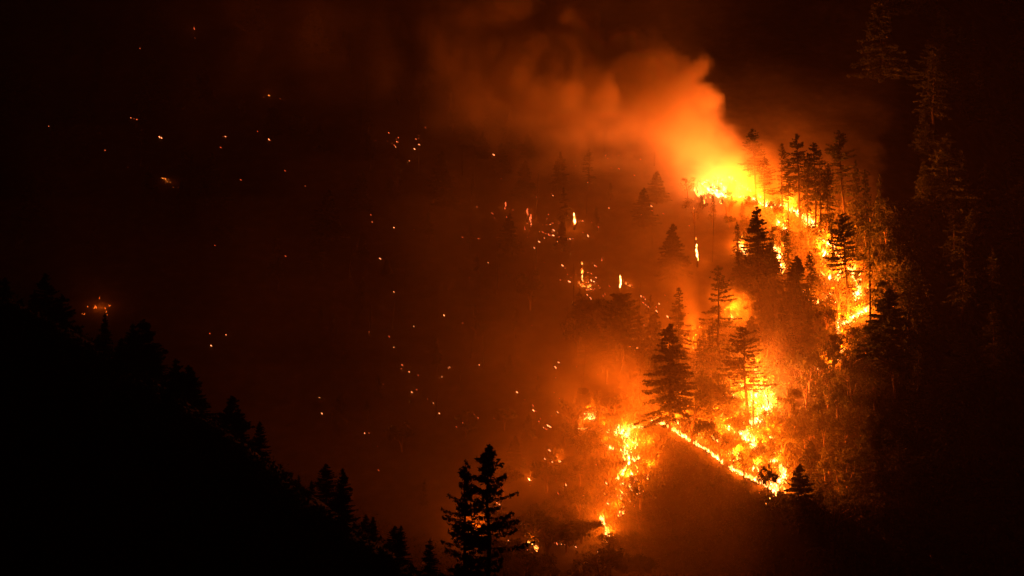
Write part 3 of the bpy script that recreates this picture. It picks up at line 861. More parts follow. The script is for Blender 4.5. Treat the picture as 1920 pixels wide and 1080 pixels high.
NAMED = [
    ('tall', 1418, 240, 384, 'tall smoke-veiled fir with a bare trunk right of the bright smoke column', 1.05, -0.05, 0),
    ('ragged', 1433, 292, 393, 'shorter smoke-veiled fir with layered boughs beside the tallest veiled fir', 0.95, 0.0, 1),
    ('snag', 1403, 328, 374, 'broken pale trunk between the head fire and the veiled firs', 1.4, 0.0, 0),
    ('tall', 1500, 250, 428, 'left of the two tall dark-trunked firs above the right flank', 0.95, -0.03, 1),
    ('tall', 1531, 266, 440, 'right of the two tall dark-trunked firs above the right flank', 0.95, -0.03, 2),
    ('ragged', 1583, 244, 418, 'broad lit fir with long drooping boughs at the upper right', 1.1, -0.06, 0),
    ('slim', 1624, 318, 470, 'slim fir with a bright reddish trunk near the right edge of the glow', 0.72, -0.02, 1),
    ('slim', 1652, 326, 480, 'faint slim fir farthest right in the fire glow', 0.6, -0.02, 2),
    ('snag', 1632, 452, 616, 'long bare trunk crossing the lowest right bulge of the fire', 1.0, -0.04, 1),
    ('highcrown', 1591, 400, 590, 'fir with a dark high crown and straight bare trunk before the right flank', 1.0, -0.06, 0),
    ('fir', 1424, 388, 588, 'large dark pointed fir in the centre of the burning slope', 1.05, -0.02, 0),
    ('dense', 1262, 418, 524, 'isolated black pointed fir left of the burning standing trunk', 0.95, 0.0, 0),
    ('dense', 1051, 284, 358, 'dim pointed fir alone in haze above the glowing snags', 0.8, 0.0, 1),
    ('dense', 1490, 506, 618, 'small pointed fir rising over the dark bulky trees', 0.75, 0.0, 2),
    ('sparse', 1347, 498, 722, 'tall thin fir with sparse boughs and full-length visible trunk', 1.0, 0.0, 0),
    ('slim', 1273, 538, 706, 'feathery fir standing behind the largest dark fir', 1.05, 0.0, 3),
    ('fir', 1256, 603, 806, 'largest dark fir with drooping boughs at the upper end of the spur', 1.1, 0.0, 1),
    ('slim', 1336, 596, 726, 'narrow dark fir left of the thin-boughed tall fir foot', 1.0, 0.0, 0),
    ('highcrown', 1402, 612, 806, 'twin-trunk fir, taller one, with flat layered crown before the flame wall', 1.3, -0.04, 1),
    ('snag', 1412, 690, 800, 'shorter bare trunk right beside the flat-crowned fir', 1.0, -0.03, 2),
    ('round', 1167, 552, 700, 'round-topped dark pine with a glowing trunk behind it', 1.05, 0.0, 0),
    ('slim', 1086, 542, 640, 'left of the dim firs behind the smoke on the mid slope', 1.1, 0.0, 2),
    ('dense', 1112, 596, 688, 'dim broad fir between the mid slope haze and the round-topped pine', 1.0, 0.0, 0),
    ('round', 1093, 728, 796, 'little round-topped tree over the small left blaze', 1.0, 0.0, 1),
    ('slim', 1119, 742, 800, 'thin sapling with a tufted top right of the small left blaze', 0.9, 0.0, 1),
    ('dense', 1080, 788, 830, 'small black conifer bush under the left saplings', 0.8, 0.0, 1),
    ('slim', 1135, 788, 830, 'tiny narrow conifer between the left blaze and the gully ribbon', 0.8, 0.0, 0),
    ('dense', 1520, 826, 938, 'broad dark fir right of the loop of fire at the lower right', 1.1, 0.0, 1),
    ('fir', 1465, 572, 700, 'dark mass of fir boughs under the central pointed fir', 1.0, 0.0, 2),
    ('fir', 1515, 590, 690, 'dark fir sloping down beside the inner flank fire', 1.0, 0.0, 0),
    ('fir', 1440, 600, 690, 'dim fir between the flat-crowned fir and the dark oak dome', 1.0, 0.0, 1),
    ('darkoak', 1495, 655, 724, 'domed dark oak with flames glinting under its crown', 1.0, 0.0, 0),
    ('thinoak', 1562, 622, 694, 'small oak seen against the lowest hook of the flank fire', 0.85, 0.0, 0),
    ('thinoak', 1546, 640, 692, 'thin-stemmed oak left inside the hook of the flank fire', 0.8, 0.0, 1),
    ('darkoak', 1330, 706, 790, 'dark bushy oak above the middle of the spur', 0.85, 0.0, 1),
    ('thinoak', 1298, 730, 835, 'slender oak standing on the upper spur crest', 0.8, 0.0, 2),
    ('thinoak', 1290, 330, 372, 'leafy tree veiled in smoke left of the head fire', 1.0, 0.0, 0),
    ('oak', 1340, 346, 368, 'small round bush silhouetted inside the head fire', 1.0, 0.0, 1),
    ('oak', 1365, 355, 376, 'low dark oak right of the silhouetted bush in the head fire', 1.0, 0.0, 0),
    ('snag', 1304, 384, 480, 'leaning thin dead trunk above the burning standing trunk', 0.55, -0.04, 0),
    ('snag', 1336, 388, 492, 'upright thin dead trunk right of the burning standing trunk', 0.55, 0.01, 1),
    ('column', 1602, 424, 500, 'lit column of foliage right of the dark high-crowned fir', 0.75, 0.0, 0),
    ('column', 1618, 470, 560, 'brightest lit foliage inside the right bulge of the fire', 0.9, 0.0, 1),
    ('column', 1650, 440, 540, 'dull orange leafy tree beyond the right bulge of the fire', 0.9, 0.0, 2),
    ('column', 1548, 390, 460, 'glowing yellow foliage behind the two dark-trunked firs', 1.1, 0.0, 2),
    ('thinoak', 1668, 520, 592, 'dim leafy tree at the right edge of the firelight', 1.1, 0.0, 2),
    ('bare', 1167, 776, 852, 'forked bare tree standing in the gully ribbon of flame', 1.0, 0.0, 0),
    ('bare', 1206, 786, 862, 'bare tree leaning right of the gully flames', 0.8, 0.25, 1),
    ('bare', 1437, 690, 770, 'curved bare branching tree right of the flame wall', 1.0, 0.0, 2),
    ('bare', 1182, 800, 868, 'thin bare stem crossing the hottest gully flames', 0.6, 0.0, 1),
    ('darkoak', 1142, 858, 912, 'dark oak over the sloping flames below the gully', 1.0, 0.0, 0),
    ('darkoak', 1098, 812, 868, 'dark rounded oak left of the gully ribbon', 1.1, 0.0, 1),
    ('oak', 1058, 872, 925, 'dim rounded oak on the lower slope left of the dark oak', 1.2, 0.0, 0),
    ('darkoak', 1010, 960, 1010, 'dim dark oak right of the foreground firs', 1.2, 0.0, 1),
    ('darkoak', 1090, 972, 1020, 'low black oak left of the lowest tall blaze', 1.4, 0.0, 0),
    ('bare', 1118, 910, 968, 'thin forked dead tree left of the small lower blaze', 1.0, 0.0, 2),
    ('oak', 1468, 802, 852, 'rounded bush glowing dimly above the loop of fire', 1.1, 0.0, 0),
    ('darkoak', 1432, 830, 880, 'dark oak inside the loop of fire on the spur', 0.8, 0.0, 1),
    ('thinoak', 1350, 806, 870, 'openwork oak on the middle of the spur crest', 0.9, 0.0, 0),
    ('thinoak', 1395, 838, 898, 'openwork oak near the low end of the spur crest', 1.0, 0.0, 1),
    ('darkoak', 1322, 786, 842, 'compact dark oak just behind the upper spur crest', 0.7, 0.0, 0),
    ('darkoak', 1440, 878, 925, 'small black oak at the tip of the spur over the last flames', 0.7, 0.0, 1),
    ('column', 1480, 720, 800, 'orange-lit foliage column right of the flame wall', 1.2, 0.0, 0),
    ('column', 1420, 640, 720, 'pale lit broadleaf tree behind the flat-crowned fir', 0.9, 0.0, 1),
    ('tall', 1478, 300, 412, 'dark fir left of the two tall dark-trunked firs', 0.8, 0.0, 2),
    ('slim', 1514, 286, 432, 'thin fir between the two tall dark-trunked firs', 0.7, 0.0, 1),
    ('tall', 1552, 306, 446, 'shadowed fir right of the two tall dark-trunked firs', 0.8, 0.0, 0),
    ('slim', 1604, 300, 430, 'dim fir beside the broad lit fir at the upper right', 0.7, 0.0, 0),
    ('fir', 1386, 470, 590, 'lower dark fir touching the left side of the central pointed fir', 0.8, 0.0, 1),
    ('slim', 1368, 640, 760, 'fir between the narrow dark fir and the flat-crowned fir', 0.8, 0.0, 2),
    ('slim', 1312, 628, 752, 'thin dark fir between the largest dark fir and the narrow dark fir', 0.8, 0.0, 0),
    ('slim', 1228, 650, 780, 'dim narrow fir left of the largest dark fir', 0.8, 0.0, 1),
    ('slim', 1476, 430, 520, 'small dark fir right of the central pointed fir top', 0.8, 0.0, 2),
    ('slim', 1560, 420, 520, 'thin fir left of the dark high-crowned fir', 0.7, 0.0, 0),
    ('sparse', 1540, 280, 452, 'sparse tall fir between the dark-trunked firs and the broad lit fir', 0.8, -0.02, 2),
    ('sparse', 1466, 268, 402, 'sparse tall fir standing left of all the dark upper firs', 0.8, 0.0, 0),
    ('slim', 1138, 600, 720, 'dark fir touching the left side of the round-topped pine', 1.0, 0.0, 3),
    ('slim', 1198, 590, 700, 'dark fir touching the right side of the round-topped pine', 0.9, 0.0, 0),
    ('snag', 1575, 612, 640, 'short charred stump leaning on the right flank fire', 2.0, -0.05, 0),
    ('tall', 1522, 470, 585, 'slender smoky fir between the inner fires of the right flank', 0.7, -0.03, 0),
    ('slim', 1172, 660, 760, 'half-hidden trunk fading into smoke below the round-topped pine', 0.6, 0.0, 3),
    ('snag', 1172, 690, 762, 'bare trunk fading into the smoke above the gully', 1.3, 0.0, 2),
]
for k in NAMED:
    tree_px(k[0], k[1], k[2], k[3], k[4], k[5], k[6], k[7])

# dark firs on the upper slopes, all veiled by haze
UPPER = [(285, 100, 205, 'dense', 'dim pointed fir on the dark slope, left of the dim pair'), (382, 125, 205, 'dense', 'dim pointed fir right of the other far upper left fir'),
         (350, 148, 205, 'dense', 'low dim fir beside the far upper left fir'), (455, 178, 225, 'slim', 'slim dim fir left of the dark clump on the upper left'),
         (512, 203, 275, 'round', 'dark round-topped tree forming the clump at the upper left'), (560, 214, 285, 'round', 'wide dark tree right in the upper left clump'),
         (600, 232, 285, 'dense', 'low dark tree at the right end of the upper left clump'), (748, 152, 200, 'slim', 'faint slim fir alone under the red smoke'),
         (848, 178, 250, 'slim', 'faint fir at the left of the dark firs under the smoke'), (880, 215, 275, 'dense', 'dark fir in the wedge of shadow under the smoke'),
         (918, 176, 262, 'slim', 'tallest fir in the dark wedge under the smoke'), (955, 215, 285, 'dense', 'dark fir right of the tallest in the wedge of shadow'),
         (990, 250, 312, 'dense', 'low dark fir at the right end of the shadow wedge'), (905, 246, 300, 'dense', 'low dark fir before the tallest in the shadow wedge'),
         (940, 268, 330, 'dense', 'black fir at the lower edge of the shadow wedge'), (984, 300, 370, 'dense', 'dark fir behind the high snag of red embers')]
for i, (px, t, b, kd, lb) in enumerate(UPPER):
    tree_px(kd, px, t, b, lb, 1.0, 0.0, i % 3)

# ------------------------------------------------------------------ woodland that is not picked out singly
def in_poly(x, y, poly):
    c = False; n = len(poly); j = n - 1
    for i in range(n):
        xi, yi = poly[i]; xj, yj = poly[j]
        if (yi > y) != (yj > y) and x < (xj - xi) * (y - yi) / (yj - yi) + xi: c = not c
        j = i
    return c


def scatter(poly, n, kinds, hrange, label, group, mind=3.5, seed=1, ymin=560.0, lean=0.0):
    rng = random.Random(seed)
    xs = [q[0] for q in poly]; ys = [q[1] for q in poly]
    made = 0; tries = 0
    while made < n and tries < n * 30:
        tries += 1
        px = rng.uniform(min(xs), max(xs)); py = rng.uniform(min(ys), max(ys))
        if not in_poly(px, py, poly): continue
        p = ground_at(px, py, ymin)
        if any((p.x - a) ** 2 + (p.y - b) ** 2 < mind * mind for a, b in FOOT): continue
        kd = rng.choice(kinds)
        plant(kd, p, rng.uniform(*hrange), label, group, rng.randrange(3), rng.uniform(0.85, 1.25), rng.uniform(-0.05, 0.05))
        made += 1


# unburnt forest on the right
scatter([(1700, 150), (1960, 150), (1960, 1150), (1640, 1150), (1600, 950), (1660, 700), (1680, 560)], 46, ['fir', 'slim', 'ragged', 'dense'], (16, 34),
        'unburnt fir standing in the dark forest right of the fire', 'firs of the dark right slope', 6.5, 2)
scatter([(1560, -60), (1960, -60), (1960, 220), (1700, 330), (1640, 200)], 8, ['fir', 'dense'], (16, 30),
        'dark fir on the high slope beyond the right end of the smoke', 'firs above the fire at the upper right', 6.5, 3)
scatter([(1470, 960), (1700, 900), (1900, 1100), (1420, 1100)], 16, ['dense', 'oak', 'slim'], (8, 18),
        'tree on the dark ground below the end of the spur', 'trees below the spur', 6, 4)
# belt just outside the flank, caught by the firelight
scatter([(1490, 720), (1600, 700), (1680, 620), (1690, 720), (1640, 900), (1560, 930), (1490, 850)], 40, ['oak', 'thinoak', 'slim', 'column'], (7, 15),
        'tree dimly lit by the fire on the slope right of the flame wall', 'firelit trees outside the lower flank', 4.2, 5)
scatter([(1580, 420), (1668, 420), (1680, 600), (1630, 620), (1640, 520)], 16, ['column', 'thinoak', 'slim', 'oak'], (6, 14),
        'firelit tree just outside the right bulge of the fire', 'firelit trees outside the upper flank', 4.0, 6)
scatter([(1480, 620), (1560, 700), (1640, 640), (1680, 700), (1560, 760), (1480, 740)], 14, ['shrub', 'oak'], (3, 6),
        'bush on the dim ground below the flank fire hook', 'bushes below the flank fire', 3.5, 7)
# inside the burning area
scatter([(1380, 480), (1470, 480), (1560, 590), (1540, 680), (1420, 650)], 6, ['dense', 'slim', 'slim'], (9, 16),
        'dark fir in the crowded clump around the central pointed fir', 'firs clumped in the centre', 5.0, 21)
scatter([(1190, 640), (1320, 640), (1330, 760), (1200, 740)], 7, ['dense', 'slim'], (10, 18),
        'dim fir in smoke behind the largest dark fir', 'dim firs behind the largest fir', 5.0, 22)
scatter([(1290, 700), (1380, 700), (1390, 830), (1300, 800)], 8, ['darkoak', 'oak'], (7, 11),
        'dark bushy oak between the spur and the flat-crowned fir', 'dark oaks above the spur', 4.0, 23)
scatter([(620, 80), (1250, 300), (1200, 620), (900, 900), (560, 500)], 34, ['snag'], (6, 15),
        'thin charred trunk standing on the hazy burnt slope', 'charred trunks on the burnt slope', 6.0, 24)
scatter([(1300, 700), (1460, 690), (1480, 880), (1440, 905), (1300, 800)], 22, ['shrub', 'thinoak', 'thinoak'], (2.5, 6),
        'oak scrub standing among the flames above the spur', 'oak scrub inside the lower fire', 3.0, 8)
scatter([(1230, 760), (1300, 770), (1450, 905), (1430, 915), (1300, 838)], 22, ['shrub', 'thinoak'], (2.5, 5.5),
        'small scrub tree growing along the spur crest', 'scrub along the spur crest', 2.4, 9)
scatter([(1500, 400), (1560, 430), (1620, 520), (1600, 600), (1560, 600), (1510, 520)], 18, ['shrub', 'thinoak', 'thinoak'], (3, 7),
        'scrub tree burning within the right flank', 'scrub inside the right flank', 3.0, 10)
scatter([(1540, 600), (1590, 600), (1590, 700), (1520, 705)], 12, ['shrub', 'thinoak'], (3, 6),
        'scrub bush at the lowest part of the flank fire', 'scrub at the flank hook', 2.6, 11)
scatter([(1300, 365), (1500, 400), (1500, 470), (1450, 520), (1360, 470), (1300, 420)], 18, ['oak', 'thinoak', 'slim'], (4, 9),
        'tree veiled by glowing smoke below the head fire', 'smoke-veiled trees below the head fire', 4.5, 12)
scatter([(1060, 790), (1220, 800), (1230, 900), (1210, 1000), (1060, 1000), (1010, 920)], 44, ['oak', 'thinoak', 'shrub', 'bare'], (4, 9),
        'scrub oak on the burning ground around the gully', 'scrub oaks around the gully', 3.4, 13)
scatter([(900, 960), (1200, 1010), (1230, 1100), (900, 1100)], 26, ['oak', 'shrub', 'darkoak'], (4, 9),
        'dark oak along the bottom of the burning slope', 'oaks at the bottom of the slope', 4.5, 14)
scatter([(1420, 560), (1540, 600), (1530, 680), (1400, 690)], 9, ['slim', 'dense'], (8, 14),
        'dark tree in the shadowed clump under the central fir', 'dark clump under the central fir', 4.0, 15)
scatter([(1060, 600), (1220, 640), (1230, 760), (1080, 720)], 12, ['dense', 'oak', 'darkoak'], (6, 14),
        'dark tree in the haze below the round-topped pine', 'dark trees below the pine', 5.0, 16)
scatter([(1090, 770), (1170, 780), (1160, 830), (1090, 815)], 14, ['bare', 'thinoak'], (6, 10),
        'thin burning sapling above the gully', 'saplings above the gully', 2.4, 17)
# the hazy burnt slope to the left
scatter([(620, 100), (1250, 250), (1250, 420), (1000, 520), (640, 400)], 30, ['slim', 'dense', 'sparse'], (6, 15),
        'hazy small fir on the burnt slope under the smoke', 'hazy firs on the burnt slope', 8, 18)
scatter([(0, 20), (620, 60), (620, 560), (0, 480)], 24, ['slim', 'dense', 'fir'], (10, 22),
        'fir lost in darkness on the upper left slope', 'firs on the dark left slope', 8, 19)
scatter([(640, 480), (1060, 520), (1060, 900), (780, 980), (560, 760)], 24, ['slim', 'oak', 'dense'], (5, 11),
        'small tree in brown haze on the lower burnt slope', 'trees on the lower burnt slope', 8, 20)

# ------------------------------------------------------------------ black ridge nearest the camera
def near_tree(kind, px, y, top, label, wide=1.0, var=0, lean=0.0, group=None):
    x = (px - 960) * K * y
    p = Vector((x, y, hz(x, y) - 0.3))
    h = (540 - top) * K * y - p.z
    return plant(kind, p, h, label, group, var, wide, lean)


near_tree('near_open', 912, 398, 832, 'taller black foreground fir with uneven branch tips before the fire', 0.9, 0, 0.01)
near_tree('near_open', 872, 404, 862, 'shorter black foreground fir overlapping the taller one on its left', 0.8, 1, 0.0)
NEARS = [(10, 520, 'leftmost black treetop on the near ridge'), (62, 560, 'black treetop just right of the leftmost on the near ridge'),
         (120, 585, 'low black treetop below the dull red fire'), (196, 588, 'black treetop standing in the dull red fire'),
         (250, 628, 'black treetop on the ridge right of the dull red fire'), (282, 700, 'black fir on the steep step of the near ridge'),
         (342, 752, 'black pointed fir left of the broad ridge gap'), (398, 822, 'low black fir between two pointed ridge firs'),
         (487, 790, 'tall black pointed fir at the middle of the near ridge'), (560, 890, 'low black fir right of the tall ridge fir'),
         (642, 878, 'black pointed fir on the right half of the near ridge'), (700, 968, 'low black fir below the pointed right ridge fir'),
         (752, 985, 'small black fir between the ridge and foreground firs'), (806, 1010, 'lowest small black fir left of the foreground pair')]
for i, (px, top, lb) in enumerate(NEARS):
    near_tree('nearfir', px, 415 + (i * 37 % 23), top, lb, 0.8 + 0.1 * (i % 3), i % 2)
rn = random.Random(5)
for i in range(64):
    px = rn.uniform(-30, 1000); y = rn.uniform(370, 470)
    x = (px - 960) * K * y
    zt = float(np.interp(x, NEAR_X, NEAR_Z))
    near_top = 540 - (zt + rn.choice((0.3, 1.0, 1.8, 2.6, 4.2))) / (K * y)
    if px > 760: near_top = max(near_top, 1040)
    near_tree('nearfir', px, y, near_top, 'black fir merged into the dark near ridge', 1.3, i % 2, 0.0, 'firs merged into the near ridge')


# ------------------------------------------------------------------ undergrowth, one mass
def undergrowth(name, poly, n, size, spread, mat, seed, ymin=560.0):
    rng = np.random.default_rng(seed)
    xs = [q[0] for q in poly]; ys = [q[1] for q in poly]
    b = Tris(); cen = []
    tot = 0
    while tot < n:
        px = rng.uniform(min(xs), max(xs)); py = rng.uniform(min(ys), max(ys))
        if not in_poly(px, py, poly): continue
        p = ground_at(px, py, ymin)
        k = rng.integers(8, 20)
        r = spread * (0.5 + rng.random())
        c = rng.normal(size=(k, 3)) * np.array([r, r, 0.0])
        cx = p.x + c[:, 0]; cyy = p.y + c[:, 1]
        zz = hfast(cx, cyy) + rng.random(k) ** 1.5 * r * 0.8
        cen.append(np.stack([cx, cyy, zz], axis=1)); tot += k
    b.leaves(np.concatenate(cen), size, rng, elong=1.3)
    o = link(bpy.data.objects.new(name, b.mesh(name, mat)))
    tag(o, 'low scrub and bracken covering the slope around the fires', 'undergrowth', kind='stuff')
    return o


undergrowth('undergrowth', [(1230, 700), (1360, 560), (1400, 400), (1500, 380), (1700, 380), (1760, 620), (1700, 1000), (1480, 1000), (1440, 920), (1230, 790), (1240, 1000), (1160, 1060), (1080, 1050), (1100, 780)],
            60000, 0.42, 0.8, M_leaves, 31)
undergrowth('undergrowth', [(1130, 830), (1230, 800), (1440, 935), (1500, 1090), (1100, 1090)], 26000, 0.32, 0.5, M_leaves, 32)
undergrowth('undergrowth', [(0, 520), (260, 690), (700, 980), (1000, 1080), (1000, 1180), (0, 1180)], 30000, 0.5, 1.2, M_needles, 33, 300.0)
undergrowth('undergrowth', [(1700, 380), (1920, 400), (1920, 1080), (1500, 1080), (1700, 800)], 12000, 0.7, 1.4, M_needles, 34)


# ------------------------------------------------------------------ smoke
def px_point(px, py, y):
    return np.array([(px - 960) * K * y, y, -(py - 540) * K * y])


def volume_material(name, color, absorb, density, aniso):
    m = bpy.data.materials.new(name); m.use_nodes = True
    nt = m.node_tree; nt.nodes.clear()
    out = nt.nodes.new('ShaderNodeOutputMaterial')
    pv = nt.nodes.new('ShaderNodeVolumePrincipled')
    pv.inputs['Color'].default_value = (*color, 1)
    pv.inputs['Absorption Color'].default_value = (*absorb, 1)
    pv.inputs['Density'].default_value = density
    pv.inputs['Anisotropy'].default_value = aniso
    nt.links.new(pv.outputs[0], out.inputs['Volume'])
    return m


def grid_volume(name, dens, lo, hi, mat, label):
    """Turns an array of densities into a real volume through geometry nodes."""
    nx, ny, nz = dens.shape
    me = bpy.data.meshes.new(name)
    me.vertices.add(dens.size)
    at = me.attributes.new('dens', 'FLOAT', 'POINT')
    at.data.foreach_set('value', dens.astype(np.float32).ravel())
    # the points sit inside the bounds so that the object has its true extent
    corner = np.zeros((dens.size, 3), dtype=np.float32)
    corner[:] = (np.array(lo) + np.array(hi)) / 2
    corner[0] = lo; corner[-1] = hi
    me.vertices.foreach_set('co', corner.ravel())
    o = link(bpy.data.objects.new(name, me))
    ng = bpy.data.node_groups.new(name + '_nodes', 'GeometryNodeTree')
    ng.interface.new_socket('Geometry', in_out='INPUT', socket_type='NodeSocketGeometry')
    ng.interface.new_socket('Geometry', in_out='OUTPUT', socket_type='NodeSocketGeometry')
    N = ng.nodes; L = ng.links
    gi = N.new('NodeGroupInput'); go = N.new('NodeGroupOutput')
    vc = N.new('GeometryNodeVolumeCube')
    vc.inputs['Min'].default_value = lo; vc.inputs['Max'].default_value = hi
    for s, v in (('Resolution X', nx), ('Resolution Y', ny), ('Resolution Z', nz)):
        vc.inputs[s].default_value = v
    vc.inputs['Background'].default_value = 0.0
    pos = N.new('GeometryNodeInputPosition')
    sep = N.new('ShaderNodeSeparateXYZ'); L.new(pos.outputs[0], sep.inputs[0])
    acc = None
    for ax, n, mul in ((0, nx, ny * nz), (1, ny, nz), (2, nz, 1)):
        mr = N.new('ShaderNodeMapRange')
        mr.inputs['From Min'].default_value = lo[ax]; mr.inputs['From Max'].default_value = hi[ax]
        mr.inputs['To Min'].default_value = 0; mr.inputs['To Max'].default_value = n - 1
        L.new(sep.outputs[ax], mr.inputs['Value'])
        rd = N.new('ShaderNodeMath'); rd.operation = 'ROUND'; L.new(mr.outputs['Result'], rd.inputs[0])
        mu = N.new('ShaderNodeMath'); mu.operation = 'MULTIPLY'; mu.inputs[1].default_value = mul
        L.new(rd.outputs[0], mu.inputs[0])
        if acc is None: acc = mu
        else:
            ad = N.new('ShaderNodeMath'); ad.operation = 'ADD'
            L.new(acc.outputs[0], ad.inputs[0]); L.new(mu.outputs[0], ad.inputs[1]); acc = ad
    na = N.new('GeometryNodeInputNamedAttribute'); na.data_type = 'FLOAT'; na.inputs['Name'].default_value = 'dens'
    si = N.new('GeometryNodeSampleIndex'); si.data_type = 'FLOAT'; si.domain = 'POINT'
    L.new(gi.outputs[0], si.inputs['Geometry'])
    L.new(na.outputs[0], si.inputs['Value'])
    L.new(acc.outputs[0], si.inputs['Index'])
    L.new(si.outputs[0], vc.inputs['Density'])
    sm = N.new('GeometryNodeSetMaterial'); sm.inputs['Material'].default_value = mat
    L.new(vc.outputs[0], sm.inputs['Geometry'])
    L.new(sm.outputs[0], go.inputs[0])
    md = o.modifiers.new('volume', 'NODES'); md.node_group = ng
    me.materials.append(mat)
    tag(o, label, 'smoke', kind='stuff')
    return o


VOX = 1.5
SLO = np.array((-200.0, 745.0, -92.0)); SHI = np.array((150.0, 1100.0, 128.0))
dims = ((SHI - SLO) / VOX).astype(int) + 1
SHI = SLO + (dims - 1) * VOX
ax = [np.linspace(SLO[i], SHI[i], dims[i], dtype=np.float32) for i in range(3)]
X, Y, Z = np.meshgrid(*ax, indexing='ij')
hx, hy = np.meshgrid(ax[0], ax[1], indexing='ij')
HG = height(hx.ravel(), hy.ravel()).reshape(hx.shape).astype(np.float32)
AG = Z - HG[:, :, None]                     # height above the ground



def turned(s, k):
    """Coordinates divided by s and turned, so that the lattice of the noise never lines up with the grid."""
    ca, sa = math.cos(0.6 + k), math.sin(0.6 + k); cb, sb = math.cos(0.9 + 0.7 * k), math.sin(0.9 + 0.7 * k)
    x1 = X * ca + Y * sa; y1 = Y * ca - X * sa
    z1 = Z * cb + x1 * sb; x2 = x1 * cb - Z * sb
    return x2 / s + 13.7 * k, y1 / s + 5.1, z1 / s + 2.9


def tnoise(s, k, which):
    x_, y_, z_ = turned(s, k)
    return vnoise3(x_, y_, z_, LAT[which])


def lobes(n):
    return 1 - np.clip(np.abs(2 * n - 1) * 1.5, 0, 1)


a1 = tnoise(34, 0.0, 0); a2 = tnoise(17, 1.1, 1); a3 = tnoise(9.5, 2.3, 2); a4 = tnoise(5.2, 3.1, 0)
n_big = 0.55 * a1 + 0.3 * a2 + 0.15 * a3
n_mid = 0.5 * a3 + 0.3 * a4 + 0.2 * a2
n_huge = tnoise(62, 0.7, 1)
billow = 0.26 * a1 + 0.28 * lobes(tnoise(21, 4.2, 1)) + 0.27 * lobes(tnoise(10, 5.3, 2)) + 0.19 * lobes(tnoise(5.0, 6.1, 0))
del a1, a2, a3, a4

D = np.zeros(X.shape, dtype=np.float32)


def plume(path, dens, edge=0.16, warp=0.55, power=1.0, windward=None):
    """path: (px, py, y, radius in pixels, density factor)"""
    global D
    C = np.array([px_point(a, b, y) for a, b, y, r, d in path])
    R = np.array([r * K * y for a, b, y, r, d in path])
    Q = np.array([d for a, b, y, r, d in path])
    side_ = np.zeros(X.shape, dtype=np.float32)
    best = np.full(X.shape, 9.0, dtype=np.float32); q = np.zeros(X.shape, dtype=np.float32)
    for i in range(len(C) - 1):
        a = C[i]; ab = C[i + 1] - a
        t = ((X - a[0]) * ab[0] + (Y - a[1]) * ab[1] + (Z - a[2]) * ab[2]) / float(ab @ ab)
        t = np.clip(t, 0, 1)
        r = R[i] + (R[i + 1] - R[i]) * t
        d = np.sqrt((X - a[0] - ab[0] * t) ** 2 + (Y - a[1] - ab[1] * t) ** 2 + (Z - a[2] - ab[2] * t) ** 2) / r
        m = d < best
        if windward is not None:
            u_ = ((X - a[0] - ab[0] * t) * windward[0] + (Z - a[2] - ab[2] * t) * windward[1]) / r
            side_ = np.where(m, u_, side_)
        best = np.where(m, d, best); q = np.where(m, Q[i] + (Q[i + 1] - Q[i]) * t, q)
    e = best + warp * (billow - 0.42) * 1.6
    if windward is None:
        f = 1 - smooth(1 - edge * 2, 1.0, e)
    else:       # crisp lobes on the windward side, frayed and thin on the lee side
        w_ = edge + 0.75 * (1 - smooth(-0.45, 0.25, side_))
        f = 1 - np.clip((e - (1 - 2 * w_)) / (2 * w_), 0, 1)
        f = f * f * (3 - 2 * f)
    D += (dens * q * f * (0.25 + 1.5 * n_mid ** 1.5)).astype(np.float32)


# main column leaning left from the head fire
plume([(1345, 352, 966, 30, 0.09), (1338, 302, 962, 66, 0.13), (1268, 268, 958, 100, 0.32), (1205, 215, 956, 136, 0.8), (1120, 200, 956, 160, 0.8),
       (1000, 175, 954, 170, 0.5), (860, 150, 950, 190, 0.25)], 0.24, 0.09, 0.72, windward=(0.75, 0.66))
plume([(1180, 190, 948, 90, 0.7), (1080, 160, 944, 140, 0.9), (960, 120, 940, 190, 0.9), (780, 90, 938, 230, 0.9), (520, 50, 936, 280, 0.8)], 0.008, 0.6, 0.9)
plume([(1200, 130, 946, 110, 0.6), (1080, 70, 944, 150, 1.0), (900, 20, 940, 200, 1.0), (640, 0, 936, 240, 1.0), (420, 0, 930, 260, 0.6)], 0.008, 0.7, 0.6)
plume([(1470, 420, 985, 40, 0.8), (1500, 340, 985, 70, 1.0), (1490, 260, 985, 60, 0.5)], 0.010, 0.5, 0.8)  # thin smoke added behind the upper right firs, a glow to silhouette them
# lobe drifting past the veiled firs
plume([(1375, 368, 954, 26, 0.9), (1400, 335, 950, 54, 0.9), (1425, 308, 950, 46, 0.8), (1455, 335, 952, 34, 0.7), (1478, 370, 954, 22, 0.5)], 0.07, 0.08, 0.9)
# thin older smoke beyond
plume([(1400, 250, 1000, 40, 0.6), (1340, 190, 1010, 80, 0.6), (1250, 90, 1020, 110, 0.6), (1150, 20, 1030, 140, 0.6)], 0.004, 0.4, 0.6)
